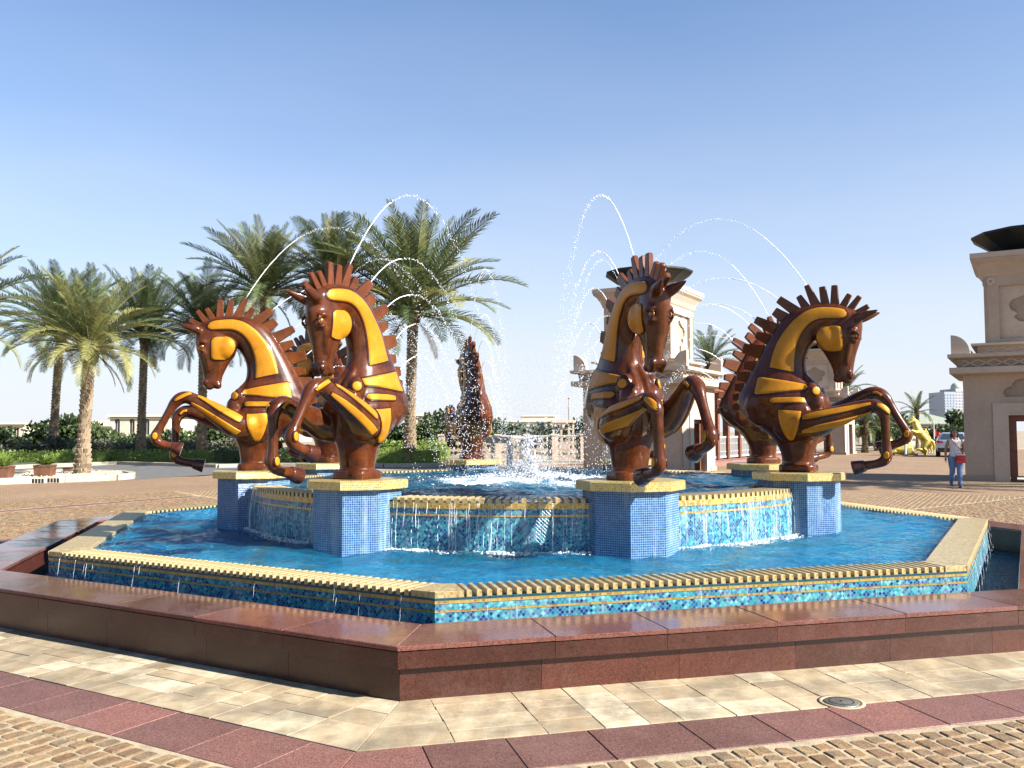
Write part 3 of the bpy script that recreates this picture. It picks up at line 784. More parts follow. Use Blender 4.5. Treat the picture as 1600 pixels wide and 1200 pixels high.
TORSO = [((.175,.03),(-.18,.03),.175), ((.172,.10),(-.18,.10),.172), ((.182,.20),(-.195,.21),.19), ((.21,.31),(-.25,.33),.235), ((.255,.42),(-.36,.45),.285),
    ((.285,.54),(-.51,.56),.318), ((.305,.66),(-.645,.685),.33), ((.312,.76),(-.695,.81),.322), ((.295,.85),(-.665,.92),.300), ((.25,.93),(-.605,1.03),.262), ((.19,1.01),(-.53,1.165),.218),
    ((.135,1.09),(-.445,1.31),.188), ((.11,1.20),(-.36,1.46),.170), ((.117,1.32),(-.275,1.605),.158), ((.155,1.42),(-.18,1.735),.150), ((.21,1.50),(-.075,1.835),.145),
    ((.275,1.56),(.05,1.895),.140), ((.345,1.60),(.19,1.922),.135), ((.43,1.62),(.34,1.924),.128), ((.52,1.635),(.48,1.905),.116), ((.60,1.665),(.60,1.852),.092)]
TORSO = [(a, b, w*(1 if b[1] < .22 else .88 if b[1] < 1.1 else .92)) for a, b, w in TORSO]
lofted(hb, TORSO)
HEAD = [((.64,1.845),(.46,1.82),.055), ((.71,1.76),(.32,1.70),.10), ((.728,1.66),(.255,1.59),.124), ((.722,1.575),(.238,1.505),.130), ((.708,1.49),(.25,1.425),.124),
    ((.682,1.41),(.305,1.35),.108), ((.653,1.32),(.352,1.26),.090), ((.632,1.22),(.392,1.17),.078), ((.62,1.14),(.405,1.10),.078), ((.616,1.075),(.42,1.055),.076), ((.58,1.025),(.455,1.015),.052)]
lofted(hb, HEAD, 24)
for s in (1, -1):
    hb.ball((.592, s*.058, 1.085), (.038, .032, .045)); hb.ball((.455, s*.03, 1.055), (.055, .05, .05))
    hb.ball((.55, s*.045, 1.03), (.05, .04, .035))
    hb.ball((.622, s*.088, 1.582), (.07, .055, .034)); hb.ball((.635, s*.085, 1.475), (.05, .045, .03))
    limb(hb, [(.60, s*.095, 1.45, .030), (.575, s*.083, 1.34, .028), (.555, s*.070, 1.22, .022)], 10)
    limb(hb, [(.655, s*.052, 1.70, .045), (.70, s*.070, 1.735, .056), (.76, s*.085, 1.752, .050), (.84, s*.105, 1.775, .030), (.91, s*.125, 1.80, .008)], 12)
    limb(hb, [(.06, s*.045, 1.16, .02), (.150, s*.05, 1.04, .030), (.235, s*.055, .93, .038), (.290, s*.05, .82, .032), (.29, s*.04, .70, .02)], 10)     # chest folds
    hb.ball((.345, s*.085, 1.52), (.12, .06, .13))                                   # jowl
    hb.ball((.185, s*.135, .90), (.085, .085, .12)); hb.ball((.24, s*.105, .77), (.11, .125, .15))   # chest
    hb.ball((-.03, s*.20, .60), (.25, .12, .27)); hb.ball((-.30, s*.165, .74), (.30, .13, .24))
limb(hb, [(.05,.17,.56,.16), (.20,.235,.555,.150), (.36,.268,.645,.122), (.52,.262,.745,.098), (.68,.235,.845,.077), (.785,.222,.892,.070), (.865,.216,.880,.069), (.93,.212,.82,.061), (.985,.208,.73,.047), (1.05,.204,.61,.044), (1.11,.20,.50,.047), (1.142,.20,.43,.056), (1.128,.20,.375,.052), (1.07,.20,.335,.045), (.99,.20,.308,.047), (.945,.20,.295,.050)], fat=1.09)
limb(hb, [(.05,-.17,.53,.16), (.20,-.235,.53,.148), (.36,-.268,.59,.122), (.52,-.262,.648,.098), (.68,-.235,.705,.078), (.80,-.222,.737,.070), (.88,-.216,.722,.068), (.94,-.212,.655,.060), (.955,-.208,.56,.047), (.958,-.204,.42,.044), (.962,-.20,.29,.046), (.965,-.20,.195,.056), (.93,-.20,.135,.052), (.86,-.20,.105,.045), (.78,-.20,.090,.047), (.73,-.20,.082,.050)], fat=1.09)
body_me = remeshed(hb, 'body', .0125, M['brown'], 7)
bvh = BVHTree.FromPolygons([v.co for v in body_me.vertices], [tuple(p.vertices) for p in body_me.polygons])
PARTS = []                                         # (name, mesh) shared by all eight statues
def side_hit(x, z, s, y0=None):
    o = V((x, s*2.0 if y0 is None else y0, z)); d = V((0, -s if y0 is None else s, 0))
    h = bvh.ray_cast(o, d)
    if h[0] is None or (x > .42 and h[0].y*s < .06 and z < 1.0):
        h = bvh.find_nearest(V((x, s*.27, z)) if y0 is None else V((x, s*.15, z)))
    nn = h[1].copy(); out = -s if y0 is not None else s
    if nn.y*out < .25: nn = (nn+V((0, out*.6, 0))).normalized()
    return h[0], nn, out
def strip(name, A, B, s, mat, e=.016, grow=0.0, y0=None, n=18, m=7):
    A = resample(catmull([(a[0], a[1], 0) for a in A], 4), n); B = resample(catmull([(b[0], b[1], 0) for b in B], 4), n)
    if grow:
        A2, B2 = [], []
        for i in range(n):
            d = (A[i]-B[i]); d = d.normalized() if d.length > 1e-5 else V((0, 0, 0))
            A2.append(A[i]+d*grow); B2.append(B[i]-d*grow)
        t0 = ((A[0]+B[0])/2-(A[1]+B[1])/2).normalized()*grow; t1 = ((A[-1]+B[-1])/2-(A[-2]+B[-2])/2).normalized()*grow
        for arr in (A2, B2): arr[0] = arr[0]+t0; arr[-1] = arr[-1]+t1
        A, B = A2, B2
    ti = [0, 0, .07]+[(i+1)/(m+1) for i in range(m)]+[.93, 1, 1]
    si = [0]+list(range(n))+[n-1]
    vs = []; rows = len(si); cols = len(ti)
    for a_, i in enumerate(si):
        for b_, t in enumerate(ti):
            q = A[i].lerp(B[i], t); p, nn, out = side_hit(q.x, q.y, s, y0)
            ed = min(a_, rows-1-a_, b_, cols-1-b_)
            h = (-.02, e*.55, e*.92)[ed] if ed < 3 else e
            vs.append(p+nn*h)
    fs = []
    for a_ in range(rows-1):
        for b_ in range(cols-1):
            f = (a_*cols+b_, a_*cols+b_+1, (a_+1)*cols+b_+1, (a_+1)*cols+b_); fs.append(f)
    mb = MB().add(vs, fs); me = mb.mesh(name, mat, True)
    # consistent facing: outward
    bm = bmesh.new(); bm.from_mesh(me); bmesh.ops.recalc_face_normals(bm, faces=bm.faces)
    c = sum((f.normal*f.calc_area() for f in bm.faces), V((0, 0, 0)))
    if c.y*(s if y0 is None else -s) < 0: bmesh.ops.reverse_faces(bm, faces=bm.faces)
    bm.to_mesh(me); bm.free(); me.polygons.foreach_set('use_smooth', [True]*len(me.polygons)); me.set_sharp_from_angle(angle=radians(50))
    return me
def inlay(A, B, s, y0=None, g=.016, n=18, m=7):
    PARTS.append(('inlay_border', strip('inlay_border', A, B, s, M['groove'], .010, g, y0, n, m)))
    PARTS.append(('gold_inlay', strip('gold_inlay', A, B, s, M['inlay'], .019, 0, y0, n, m)))
def Lz(pts): return [L(*p) for p in pts]
def RX(u, v): return ((u-321)*.00197, (1183-v)*.00192)
for s in (1, -1):
    inlay(Lz([(330,238),(348,216),(400,205),(470,200),(530,212),(590,248),(640,300),(690,372),(720,445),(738,522)]),
          Lz([(331,252),(350,264),(420,259),(480,263),(530,290),(570,340),(595,400),(608,470),(610,552)][:9]), s, n=26)
    inlay(Lz([(405,306),(365,311),(353,330),(352,360),(352,390),(352,420),(356,438),(385,444)]),
          Lz([(425,305),(462,314),(480,335),(485,360),(480,385),(466,410),(445,432),(415,444)]), s, g=.012)
    inlay(Lz([(534,634),(545,625),(620,607),(700,592),(795,575),(804,582)]), Lz([(535,644),(548,654),(620,660),(700,667),(805,676),(818,668)]), s)
    inlay(Lz([(547,706),(555,697),(600,695),(670,695),(720,699),(732,706)]), Lz([(547,716),(555,726),(600,726),(670,725),(720,723),(731,716)]), s, g=.012)
    inlay(Lz([(562,772),(561,800),(567,840),(580,880),(597,910),(612,928)]), Lz([(684,762),(681,795),(674,835),(660,880),(646,910),(632,928)]), s)
# foreleg inlays, left (raised) and right (lower) leg, outer sides
inlay(Lz([(286,662),(340,685),(430,728),(520,774),(541,790)]), Lz([(284,672),(330,702),(410,757),(500,812),(522,818)]), 1, g=.010)
inlay(Lz([(254,700),(310,728),(400,785),(500,850),(531,868)]), Lz([(252,711),(300,748),(380,808),(480,878),(508,890)]), 1, g=.010)
inlay(Lz([(156,690),(180,668),(220,650),(248,646)]), Lz([(164,697),(190,684),(225,667),(252,656)]), 1, g=.009, n=12, m=5)
inlay([RX(380,856),RX(450,834),(RX(600,806)),RX(700,788),RX(738,782)], [RX(382,876),RX(450,868),RX(600,836),RX(700,806),RX(742,794)], -1, g=.010)
inlay([RX(376,936),RX(450,910),RX(600,872),RX(700,840),RX(740,826)], [RX(380,952),RX(450,945),RX(600,908),RX(700,866),RX(744,842)], -1, g=.010)
inlay([RX(770,786),RX(800,796),RX(824,820),RX(836,842)], [RX(766,800),RX(786,814),RX(806,832),RX(826,848)], -1, g=.009, n=12, m=5)
inlay([(.80,.905),(.85,.905),(.90,.872)], [(.80,.885),(.85,.880),(.885,.850)], 1, .0, .009, 12, 5)      # inner knee patches
inlay([(.82,.752),(.87,.745),(.915,.700)], [(.82,.730),(.86,.722),(.895,.685)], -1, .0, .009, 12, 5)
def dome(name, c, nrm, r, h, mat, n=20, ry=None):
    q = nrm.to_track_quat('Z', 'Y').to_matrix(); mb = MB(); ry = ry or r
    prof = [(1.0, -.012), (1.0, h*.5), (.9, h*.85), (.6, h), (.25, h*1.05), (.01, h*1.06)]
    mb.rings([[c+q @ V((r*a*cos(2*pi*k/n), ry*a*sin(2*pi*k/n), z)) for k in range(n)] for a, z in prof], False, True)
    return mb.mesh(name, mat, True)
def spot(o, d, r, h, ry=None):
    hit = bvh.ray_cast(V(o), V(d).normalized())
    if hit[0] is None: return
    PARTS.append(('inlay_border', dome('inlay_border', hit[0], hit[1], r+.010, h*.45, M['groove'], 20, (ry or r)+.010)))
    PARTS.append(('gold_inlay', dome('gold_inlay', hit[0], hit[1], r, h, M['inlay'], 20, ry)))
for s in (1, -1):
    spot((2, s*1.9, .915), (-1.77, -s*1.72, 0), .048, .014)
    spot((1.142, 2, .43), (0, -1, 0), .030, .010, .042) if s > 0 else spot((.965, -2, .20), (0, 1, 0), .030, .010, .042)
spot((1.14, 0.0, .43), (0, 1, 0), .030, .010, .042); spot((.965, 0.0, .20), (0, -1, 0), .030, .010, .042)
# eyes
for s in (1, -1):
    hit = bvh.ray_cast(V((.640, s*2, 1.525)), V((0, -s, 0)))
    c = hit[0]+V((.0, -s*.012, 0))
    PARTS.append(('eye', MB().ball(c, (.036, .030, .033), 14, 8).mesh('eye', M['bronze'], True)))
    for up in (1, -1):
        pts = [c+V((.056*cos(t), s*.017*(1+.3*sin(t)), up*.042*sin(t))) for t in [pi*i/10 for i in range(11)]]
        PARTS.append(('eyelid', MB().tube(pts, [.005]+[.014]*9+[.005], 8).mesh('eyelid', M['brown'], True)))
    # nostril
    hit = bvh.ray_cast(V((2, s*.062, 1.092)), V((-1, 0, 0)))
    if hit[0]: PARTS.append(('nostril', MB().ball(hit[0]-V((.006, 0, 0)), (.012, .017, .022), 10, 6).mesh('nostril', M['hoof'], True)))
# hooves
for a, b in (((.955, .20, .298), (.845, .20, .262)), ((.74, -.20, .083), (.615, -.20, .050))):
    a, b = V(a), V(b); d = (b-a)
    PARTS.append(('hoof', MB().tube([a-d*.05, a, a+d*.12, a+d*.5, a+d*.96, b, b+d*.01], [.052, .062, .066, .074, .084, .082, .066], 20).mesh('hoof', M['hoof'], True)))
# mane spikes
SPK = [((285,238),(230,206),32,24), ((312,208),(271,154),34,24), ((350,188),(321,138),34,26), ((395,180),(394,90),44,30), ((445,178),(457,92),44,32), ((495,178),(535,80),50,28),
       ((548,188),(581,130),46,30), ((598,210),(682,142),56,42), ((652,250),(712,204),66,46), ((712,304),(812,248),68,40), ((752,360),(817,330),62,36), ((785,432),(886,405),82,52),
       ((830,508),(892,500),62,38), ((862,572),(930,562),66,44), ((890,630),(948,626),58,36), ((910,682),(962,684),52,32), ((925,735),(968,742),44,28)]
TIPS = []
for (b0, t0, wb, wt) in SPK:
    a, b = L(*b0), L(*t0); a = V((a[0], 0, a[1])); b = V((b[0], 0, b[1])); b = a+(b-a)*1.19; d = (b-a).normalized(); q = V((-d.z, 0, d.x))
    a2 = a-d*.045; wb, wt = wb*ZX*.53, wt*ZX*.54; y = .030; rs = []; ch = .008
    for p, w, yy in ((a2, wb*1.05, y*1.1), (a, wb, y), (b-d*ch, wt, y*.85), (b, wt-ch, y*.85-ch)):
        rs.append([p+q*x+V((0, y_, 0)) for x, y_ in ((w-.006, yy), (w, yy-.006), (w, -yy+.006), (w-.006, -yy), (-w+.006, -yy), (-w, -yy+.006), (-w, yy-.006), (-w+.006, yy))])
    me = MB().rings(rs).mesh('mane_spike', M['spike'], True); me.set_sharp_from_angle(angle=radians(35))
    PARTS.append(('mane_spike', me)); TIPS.append(b)
for nm, me in PARTS:                               # outward normals
    if nm in ('mane_spike', 'hoof', 'eyelid'):
        bm = bmesh.new(); bm.from_mesh(me); bmesh.ops.recalc_face_normals(bm, faces=bm.faces); bm.to_mesh(me); bm.free()

HORSE_LABEL = {0: 'brown and gold rearing horse statue in front of the pavilion tower with the bowl',
    1: 'brown and gold rearing horse statue in profile, dark shaded flank, before the far pavilion',
    2: 'brown horse statue facing away, half hidden behind the shaded profile horse, beside the wooden posts',
    3: 'brown horse statue facing away, hidden behind the horse at the pavilion tower',
    4: 'brown spiky horse statue seen from behind through the spray, before the hedge',
    5: 'brown and gold horse statue showing between two nearer horses, before the palm trees',
    6: 'brown and gold rearing horse statue in sunlit profile, facing the road and planter boxes',
    7: 'brown and gold rearing horse statue overlapping its neighbours, before the tallest palms'}
YAW = {0: radians(4), 1: radians(2)}
HORSE = {}
for k in range(8):
    P, ang = PED[k]; rz = ang+YAW.get(k, 0)
    h = empty('horse_statue', (P.x, P.y, 1.1385), rz, HORSE_LABEL[k], 'horse statue', 'horse statues around the fountain')
    link('body', body_me, h)
    for nm, me in PARTS: link(nm, me, h)
    HORSE[k] = Matrix.Translation((P.x, P.y, 1.1385)) @ Matrix.Rotation(rz, 4, 'Z')

# ------------------------------------------------------------------ water jets
def spray_mat(name, trans):
    t = NT(name); t.P(Base_Color=(.93,.95,.97), Roughness=.08, IOR=1.33, Transmission_Weight=trans)
    return t.m
M['jet'] = spray_mat('jet_water', .4); M['drop'] = spray_mat('water_drop', .75)
JET_NAME = {0: 'the horse before the bowl-topped tower', 1: 'the shaded profile horse', 2: 'the horse beside the wooden posts', 3: 'the horse hidden beyond another',
            4: 'the horse seen from behind', 5: 'the horse between two nearer horses', 6: 'the sunlit profile horse', 7: 'the horse overlapping its neighbours'}
jr = random.Random(21)
def jet(k, idx, up, land, label):
    p0 = HORSE[k] @ (TIPS[idx]+V((0, 0, 0)))
    ang = TH0+(k+.5)*EDGE+jr.uniform(-.12, .12)
    p1 = V((FC.x+land*cos(ang), FC.y+land*sin(ang), .97))
    g = 9.8; vz = sqrt(2*g*up); T = vz/g+sqrt(2*(p0.z+up-p1.z)/g); h = (p1-p0); h.z = 0
    pos = lambda t: V((p0.x+h.x*t/T, p0.y+h.y*t/T, p0.z+vz*t-.5*g*t*t))
    mb = MB(); md = MB(); tb = T*.20
    n = 16; pts = [pos(tb*i/n)+V((jr.gauss(0,1), jr.gauss(0,1), jr.gauss(0,1)))*.0020*(i/n) for i in range(n+1)]
    mb.tube(pts, [.0046+.0018*jr.random() for _ in pts], 6)
    t = tb; m = 0
    while t < T and m < 420:
        f = (t-tb)/(T-tb); sp = .005+.055*f*f
        for _ in range(1 if f < .25 else 2):
            if jr.random() < .20*f: continue
            c = pos(t)+V((jr.gauss(0, sp), jr.gauss(0, sp), jr.gauss(0, sp*1.2)))
            md.octa(c, jr.uniform(.0030, .0078)*(1.0 if f < .3 else .9))
        v = V((h.x/T, h.y/T, vz-g*t)).length
        t += (.008+.014*f+jr.random()*.010)/max(1.2, v); m += 1
    e = empty('water_jet', p0, 0, label, 'water jet', 'water jets from the manes')
    for nm, b in (('stream', mb), ('drops', md)):
        b.v = [tuple(V(q)-p0) for q in b.v]; o = b.build(nm, M['jet'], e, True)
    o['kind'] = 'stuff'
NTH = ['highest', 'second', 'middle', 'fourth', 'lowest']
for k in range(8):
    for j, (idx, up, land) in enumerate(((5, .95, .55), (7, .34, .75), (9, .22, .95), (11, .20, 1.15), (13, .22, 1.4))):
        jet(k, idx, up*jr.uniform(.85, 1.15), land*jr.uniform(.8, 1.2), '%s water arc from the mane of %s' % (NTH[j], JET_NAME[k]))
# ------------------------------------------------------------------ splash in the middle of the upper pool
sp = MB()
for i in range(7000):
    a = jr.uniform(0, 2*pi); z = min(2.9, jr.expovariate(1/.72)); r = abs(jr.gauss(0, .34+.40*z*(.6 if z < 1 else 1)))
    rad = jr.uniform(.0014, .0046) if z > .25 else jr.uniform(.002, .008)
    if r > 2.2: continue
    sp.octa((r*cos(a), r*sin(a), .97+z), rad)
o = sp.build('spray_drops', M['drop'], loc=FC, smooth=True); tag(o, 'spray of fine white drops over the middle of the upper pool', 'spray', kind='stuff')
fm = MB()
for i in range(1500):                               # boiling foam heap where the jets land
    a = jr.uniform(0, 2*pi); r = abs(jr.gauss(0, .80)); 
    if r > 1.9: continue
    zz = max(0, .13*(1-r/1.3)); s = jr.uniform(.004, .013)
    fm.ball((r*cos(a), r*sin(a), .965+zz*jr.random()), (s*1.3, s*1.3, s*.8), 6, 4)
for i in range(420):
    z = jr.uniform(0, .55); r = abs(jr.gauss(0, .10+.1*z)); a = jr.uniform(0, 2*pi); s = jr.uniform(.005, .013)
    fm.ball((r*cos(a), r*sin(a), 1.0+z), (s, s, s*1.6), 6, 4)
NR, NA = 26, 72; rr_ = random.Random(4); ph = [rr_.uniform(0, 6.28) for _ in range(24)]
def fz(x, y):                                      # churned foam surface
    s = 0
    for q in range(12): s += sin(x*(3+q*1.7)*cos(ph[q])+y*(3+q*1.7)*sin(ph[q])+ph[q+12])/(1.2+q*.35)
    return s/4.2
fv = []
for a_ in range(NR+1):
    for b_ in range(NA):
        r_ = 1.25*a_/NR; x, y = r_*cos(2*pi*b_/NA), r_*sin(2*pi*b_/NA)
        fv.append((x, y, .952+max(-.02, (.055*(1-r_/1.0)+.055*fz(x, y)))))
fm.add(fv, [(a_*NA+b_, (a_+1)*NA+b_, (a_+1)*NA+(b_+1) % NA, a_*NA+(b_+1) % NA) for a_ in range(NR) for b_ in range(NA)])
M['foam'] = simple('foam', (.70,.74,.77), .6, 0, .05, 20, .5, 60)
o = fm.build('foam_heap', M['foam'], loc=FC, smooth=True); tag(o, 'white foam boiling in the middle of the upper pool', 'foam', kind='stuff')
# ------------------------------------------------------------------ water running down the walls
def drips(n, place, zt, zb, seed, wmin, wmax):
    r = random.Random(seed); mb = MB()
    for i in range(n):
        f, t_, nrm = place(r); z = zt; pts = []
        z_end = zb if r.random() < .55 else r.uniform(zb, zt-.08)
        off = .012+r.uniform(0, .02); ph = r.uniform(0, 6); x = 0; out = .006
        while z > z_end:
            x += r.gauss(0, .0018); out = min(.045, out+.004)
            pts.append(f+t_*x+nrm*(out+off*.4)+V((0, 0, z))); z -= r.uniform(.02, .035)
        if len(pts) < 3: continue
        w = r.uniform(wmin, wmax); seg = []
        for q in pts:
            seg.append(q)
            if r.random() < .20:
                if len(seg) > 2: mb.tube(seg, [w*.35]+[w*r.uniform(.6, 1.2) for _ in seg[1:-1]]+[w*.3], 4)
                seg = []
        if len(seg) > 2: mb.tube(seg, [w*.5]+[w*r.uniform(.6, 1.2) for _ in seg[1:-1]]+[w*.3], 4)
        for j in range(2):
            q = r.choice(pts); mb.octa(q+nrm*r.uniform(0, .03)+t_*r.gauss(0, .01), w*r.uniform(.8, 1.5))
    return mb
def pl_up(r):
    while True:
        a = r.uniform(0, 2*pi); kk = (a/EDGE-.5) % 1.0
        if min(kk, 1-kk)*EDGE*R_UP > .42: break
    n = V((cos(a), sin(a), 0)); return n*R_UP, V((-n.y, n.x, 0)), n
def pl_low(r):
    k = r.choice(SLAT_EDGES+(1, 6)); n = V((cos((k+.5)*EDGE), sin((k+.5)*EDGE), 0)); t = V((-n.y, n.x, 0)); u = r.uniform(-1, 1)*(R_BAS*APO*T8-.15)
    return n*(R_BAS*APO)+t*u, t, n
o = drips(400, pl_up, .935, .46, 3, .0009, .0025).build('overflow_water', M['jet'], loc=FC, rot=(0, 0, TH0), smooth=True); tag(o, 'thin streams of water running down the round upper basin wall', 'overflow', kind='stuff')
o = drips(150, pl_low, .44, .06, 4, .0007, .0016).build('overflow_water', M['jet'], loc=FC, rot=(0, 0, TH0), smooth=True); tag(o, 'thin streams of water running down the octagonal lower basin wall', 'overflow', kind='stuff')
fb = MB(); r = random.Random(8)
for i in range(4200):
    f, t_, n = pl_up(r); d = abs(r.gauss(0, .07)); s = r.uniform(.004, .014)*(1 if d < .1 else .6)
    q = f+n*(d+.01); fb.ball((q.x, q.y, .456+r.uniform(0, .02)*(1 if d < .08 else .2)), (s*1.3, s*1.3, s*.8), 6, 4)
o = fb.build('foam_edge', M['foam'], loc=FC, rot=(0, 0, TH0), smooth=True); tag(o, 'white foam where the overflow meets the lower pool', 'foam', kind='stuff')
# ------------------------------------------------------------------ pavilion towers
def stucco(name, col):
    t = NT(name); c = t.coord()
    n1 = t.noise(1.1, 4, c); n2 = t.noise(9, 4, c, .65)
    a = tuple(x*.86 for x in col); b = tuple(min(1, x*1.1) for x in col)
    cc = t.ramp(t.math('ADD', t.math('MULTIPLY', n1, .6), t.math('MULTIPLY', n2, .4)), [(.35, a), (.65, b)])
    t.P(Base_Color=cc, Roughness=.88, Normal=t.bump(t.noise(30, 4, c), .25, .01)); return t.m
M['stone'] = stucco('beige_stone', (.55,.43,.32)); M['stone_l'] = stucco('pale_stone_trim', (.64,.52,.40))
M['stone_d'] = stucco('carved_stone', (.44,.34,.25))
M['dish'] = simple('dark_bronze_bowl', (.030,.032,.030), .55, .6, .3, 3, .15, 20)
M['wood'] = simple('red_brown_wood', (.20,.065,.03), .5, 0, .3, 6, .2, 30)
M['glass'] = (lambda t: (t.P(Base_Color=(.03,.04,.05), Roughness=.05, Specular_IOR_Level=.8), t.m)[1])(NT('dark_glass'))
def scallop(cx, z0, w, h, n=5):
    """cusped arch outline, counter-clockwise from bottom left"""
    pts = [(cx-w, z0), (cx+w, z0)]; lob = []
    for i in range(n):
        a0, a1 = pi*i/n, pi*(i+1)/n; am = (a0+a1)/2; rr = .62*sin(pi/n)
        for j in range(7):
            t = -pi/2+pi*j/6
            ca = am+ (a1-a0)/2*sin(t)*.98; k = 1-.16+.16*cos(t)*1.25
            lob.append((cx+w*cos(ca)*k, z0+h*sin(ca)*k+.0))
    out = [pts[0], pts[1]]+[q for q in lob if q[1] > z0+.02]
    return out
def keyhole(cx, z0, w, h):
    pts = []
    prof = [(.34, 0), (.34, .30), (.62, .33), (.80, .42), (.66, .50), (.92, .58), (1.0, .70), (.86, .80), (.55, .84), (.30, .90), (0, 1.0)]
    R = [(cx+w*a, z0+h*b) for a, b in prof]; Lf = [(cx-w*a, z0+h*b) for a, b in prof[:-1]]
    return R+Lf[::-1]
def four(parent, name, mk, half, mat):
    """one face plate repeated on the four sides"""
    mb = MB(); mk(mb); me = mb.mesh(name, mat)
    bm = bmesh.new(); bm.from_mesh(me); bmesh.ops.recalc_face_normals(bm, faces=bm.faces); bm.to_mesh(me); bm.free()
    for i in range(4): link(name, me, parent, (0, 0, 0), (0, 0, i*pi/2))
def make_tower():
    T = empty('pavilion_tower', (0, 0, 0), 0)
    H = 2.05; eps = .003
    door = [(-.82, .0), (.82, .0), (.82, 2.1), (-.82, 2.1)]
    def outer(mb, hw, z0, z1, holes, y0, y1): plate(mb, [(-hw, z0), (hw, z0), (hw, z1), (-hw, z1)], holes, y0, y1)
    # lower storey: outer skin with doorway and cusped blind arch, inner skin with doorway only
    four(T, 'wall_face', lambda m: (plate(m, [(-H, 0), (-.82, 0), (-.82, 2.1), (.82, 2.1), (.82, 0), (H, 0), (H, 3.4), (-H, 3.4)], [scallop(0, 2.66, .92, .62)], -H, -H+.10)), H, M['stone'])
    four(T, 'wall_backing', lambda m: (plate(m, [(-H+.12, 0), (-.82, 0), (-.82, 2.1), (.82, 2.1), (.82, 0), (H-.12, 0), (H-.12, 3.4), (-H+.12, 3.4)], [], -H+.103, -H+.42)), H, M['stone_d'])
    four(T, 'door_surround', lambda m: (plate(m, [(-1.23, 0), (-.80, 0), (-.80, 2.08), (.80, 2.08), (.80, 0), (1.23, 0), (1.23, 2.46), (-1.23, 2.46)], [], -H-.05, -H+.05)), H, M['stone_l'])
    four(T, 'door_frame', lambda m: (plate(m, [(-.798, 0), (-.62, 0), (-.62, 1.92), (.62, 1.92), (.62, 0), (.798, 0), (.798, 2.078), (-.798, 2.078)], [], -H+.20, -H+.34)), H, M['wood'])
    MB().square([(H-.44, .02), (H-.44, .03)]).build('floor', M['stone_l'], T)
    MB().square([(H-.1, 3.38), (H-.1, 3.42)]).build('ceiling', M['stone'], T)
    MB().square([(H+.02, 3.36), (H+.36, 3.42), (H+.36, 3.61), (H+.05, 3.615)]).build('cornice', M['stone_l'], T)
    MB().square([(H+.10, 3.61), (H+.14, 3.88)]).build('frieze', M['stone_d'], T)
    def lattice(m):
        n = 9; w = (2*H)/n
        for i in range(n):
            x0 = -H+i*w
            for a, b in (((x0, 3.635), (x0+w, 3.86)), ((x0, 3.86), (x0+w, 3.635))):
                d = V((b[0]-a[0], 0, b[1]-a[1])).normalized()*.0; q = V((-(b[1]-a[1]), 0, b[0]-a[0])).normalized()*.022
                A, B = V((a[0], 0, a[1])), V((b[0], 0, b[1]))
                y0, y1 = -H-.165, -H-.10
                m.add([(A+q).to_tuple()[:1]+(y0, (A+q).z), (A-q).to_tuple()[:1]+(y0, (A-q).z), (B-q).to_tuple()[:1]+(y0, (B-q).z), (B+q).to_tuple()[:1]+(y0, (B+q).z),
                       ((A+q).x, y1, (A+q).z), ((A-q).x, y1, (A-q).z), ((B-q).x, y1, (B-q).z), ((B+q).x, y1, (B+q).z)], [(0,1,2,3),(0,4,5,1),(1,5,6,2),(2,6,7,3),(3,7,4,0)])
    four(T, 'frieze_lattice', lattice, H, M['stone_l'])
    MB().square([(H+.12, 3.875), (H+.40, 3.93), (H+.40, 4.04), (H+.05, 4.045)]).build('cornice', M['stone_l'], T)
    MB().square([(1.62, 4.04), (1.62, 4.32)]).build('parapet', M['stone'], T)
    MB().square([(1.64, 4.315), (1.80, 4.34), (1.80, 4.41), (1.45, 4.415)]).build('parapet_slab', M['stone_l'], T)
    def par(m):
        for i in range(6):
            x0 = -1.5+i*.5
            for a, b in ((0, 1), (1, 0)):
                A, B = V((x0+.02, 0, 4.08+a*.2)), V((x0+.48, 0, 4.08+b*.2)); q = V((-(B.z-A.z), 0, B.x-A.x)).normalized()*.02
                m.add([((A+q).x, -1.645, (A+q).z), ((A-q).x, -1.645, (A-q).z), ((B-q).x, -1.645, (B-q).z), ((B+q).x, -1.645, (B+q).z)], [(0, 1, 2, 3)])
    four(T, 'parapet_lattice', par, 1, M['stone_l'])
    for sx in (-1, 1):                              # quarter-round horns on the corners
        for sy in (-1, 1):
            pts = [(0, 0)]+[(.55*cos(t), .62*sin(t)) for t in [pi/2*i/8 for i in range(9)]]
            hm = MB(); plate(hm, pts, [], -.12, .12)
            o = hm.build('corner_horn', M['stone_l'], T, loc=(sx*(H+.30), sy*(H+.12), 4.043)); o.rotation_euler = (0, 0, 0 if sx < 0 else pi)
    # upper shaft: skin with tall recess, inner panel with a keyhole shape, core
    S = 1.40
    four(T, 'shaft_face', lambda m: plate(m, [(-S, 4.41), (S, 4.41), (S, 6.6), (-S, 6.6)], [[(-.97, 4.55), (.97, 4.55), (.97, 6.28), (-.97, 6.28)]], -S, -S+.12), S, M['stone'])
    four(T, 'shaft_panel', lambda m: plate(m, [(-S+.13, 4.41), (S-.13, 4.41), (S-.13, 6.6), (-S+.13, 6.6)], [keyhole(0, 4.62, .70, 1.5)], -S+.123, -S+.20), S, M['stone_l'])
    MB().square([(S-.205, 4.41), (S-.205, 6.6)]).build('shaft_core', M['stone_d'], T)
    def ros(m): m.rings([[V((1.19+r*cos(2*pi*k/14), -S-y, 6.44+r*sin(2*pi*k/14))) for k in range(14)] for r, y in ((.12, -.01), (.12, .03), (.05, .035), (.045, .0))]); m.rings([[V((-1.19+r*cos(2*pi*k/14), -S-y, 6.44+r*sin(2*pi*k/14))) for k in range(14)] for r, y in ((.12, -.01), (.12, .03), (.05, .035), (.045, .0))])
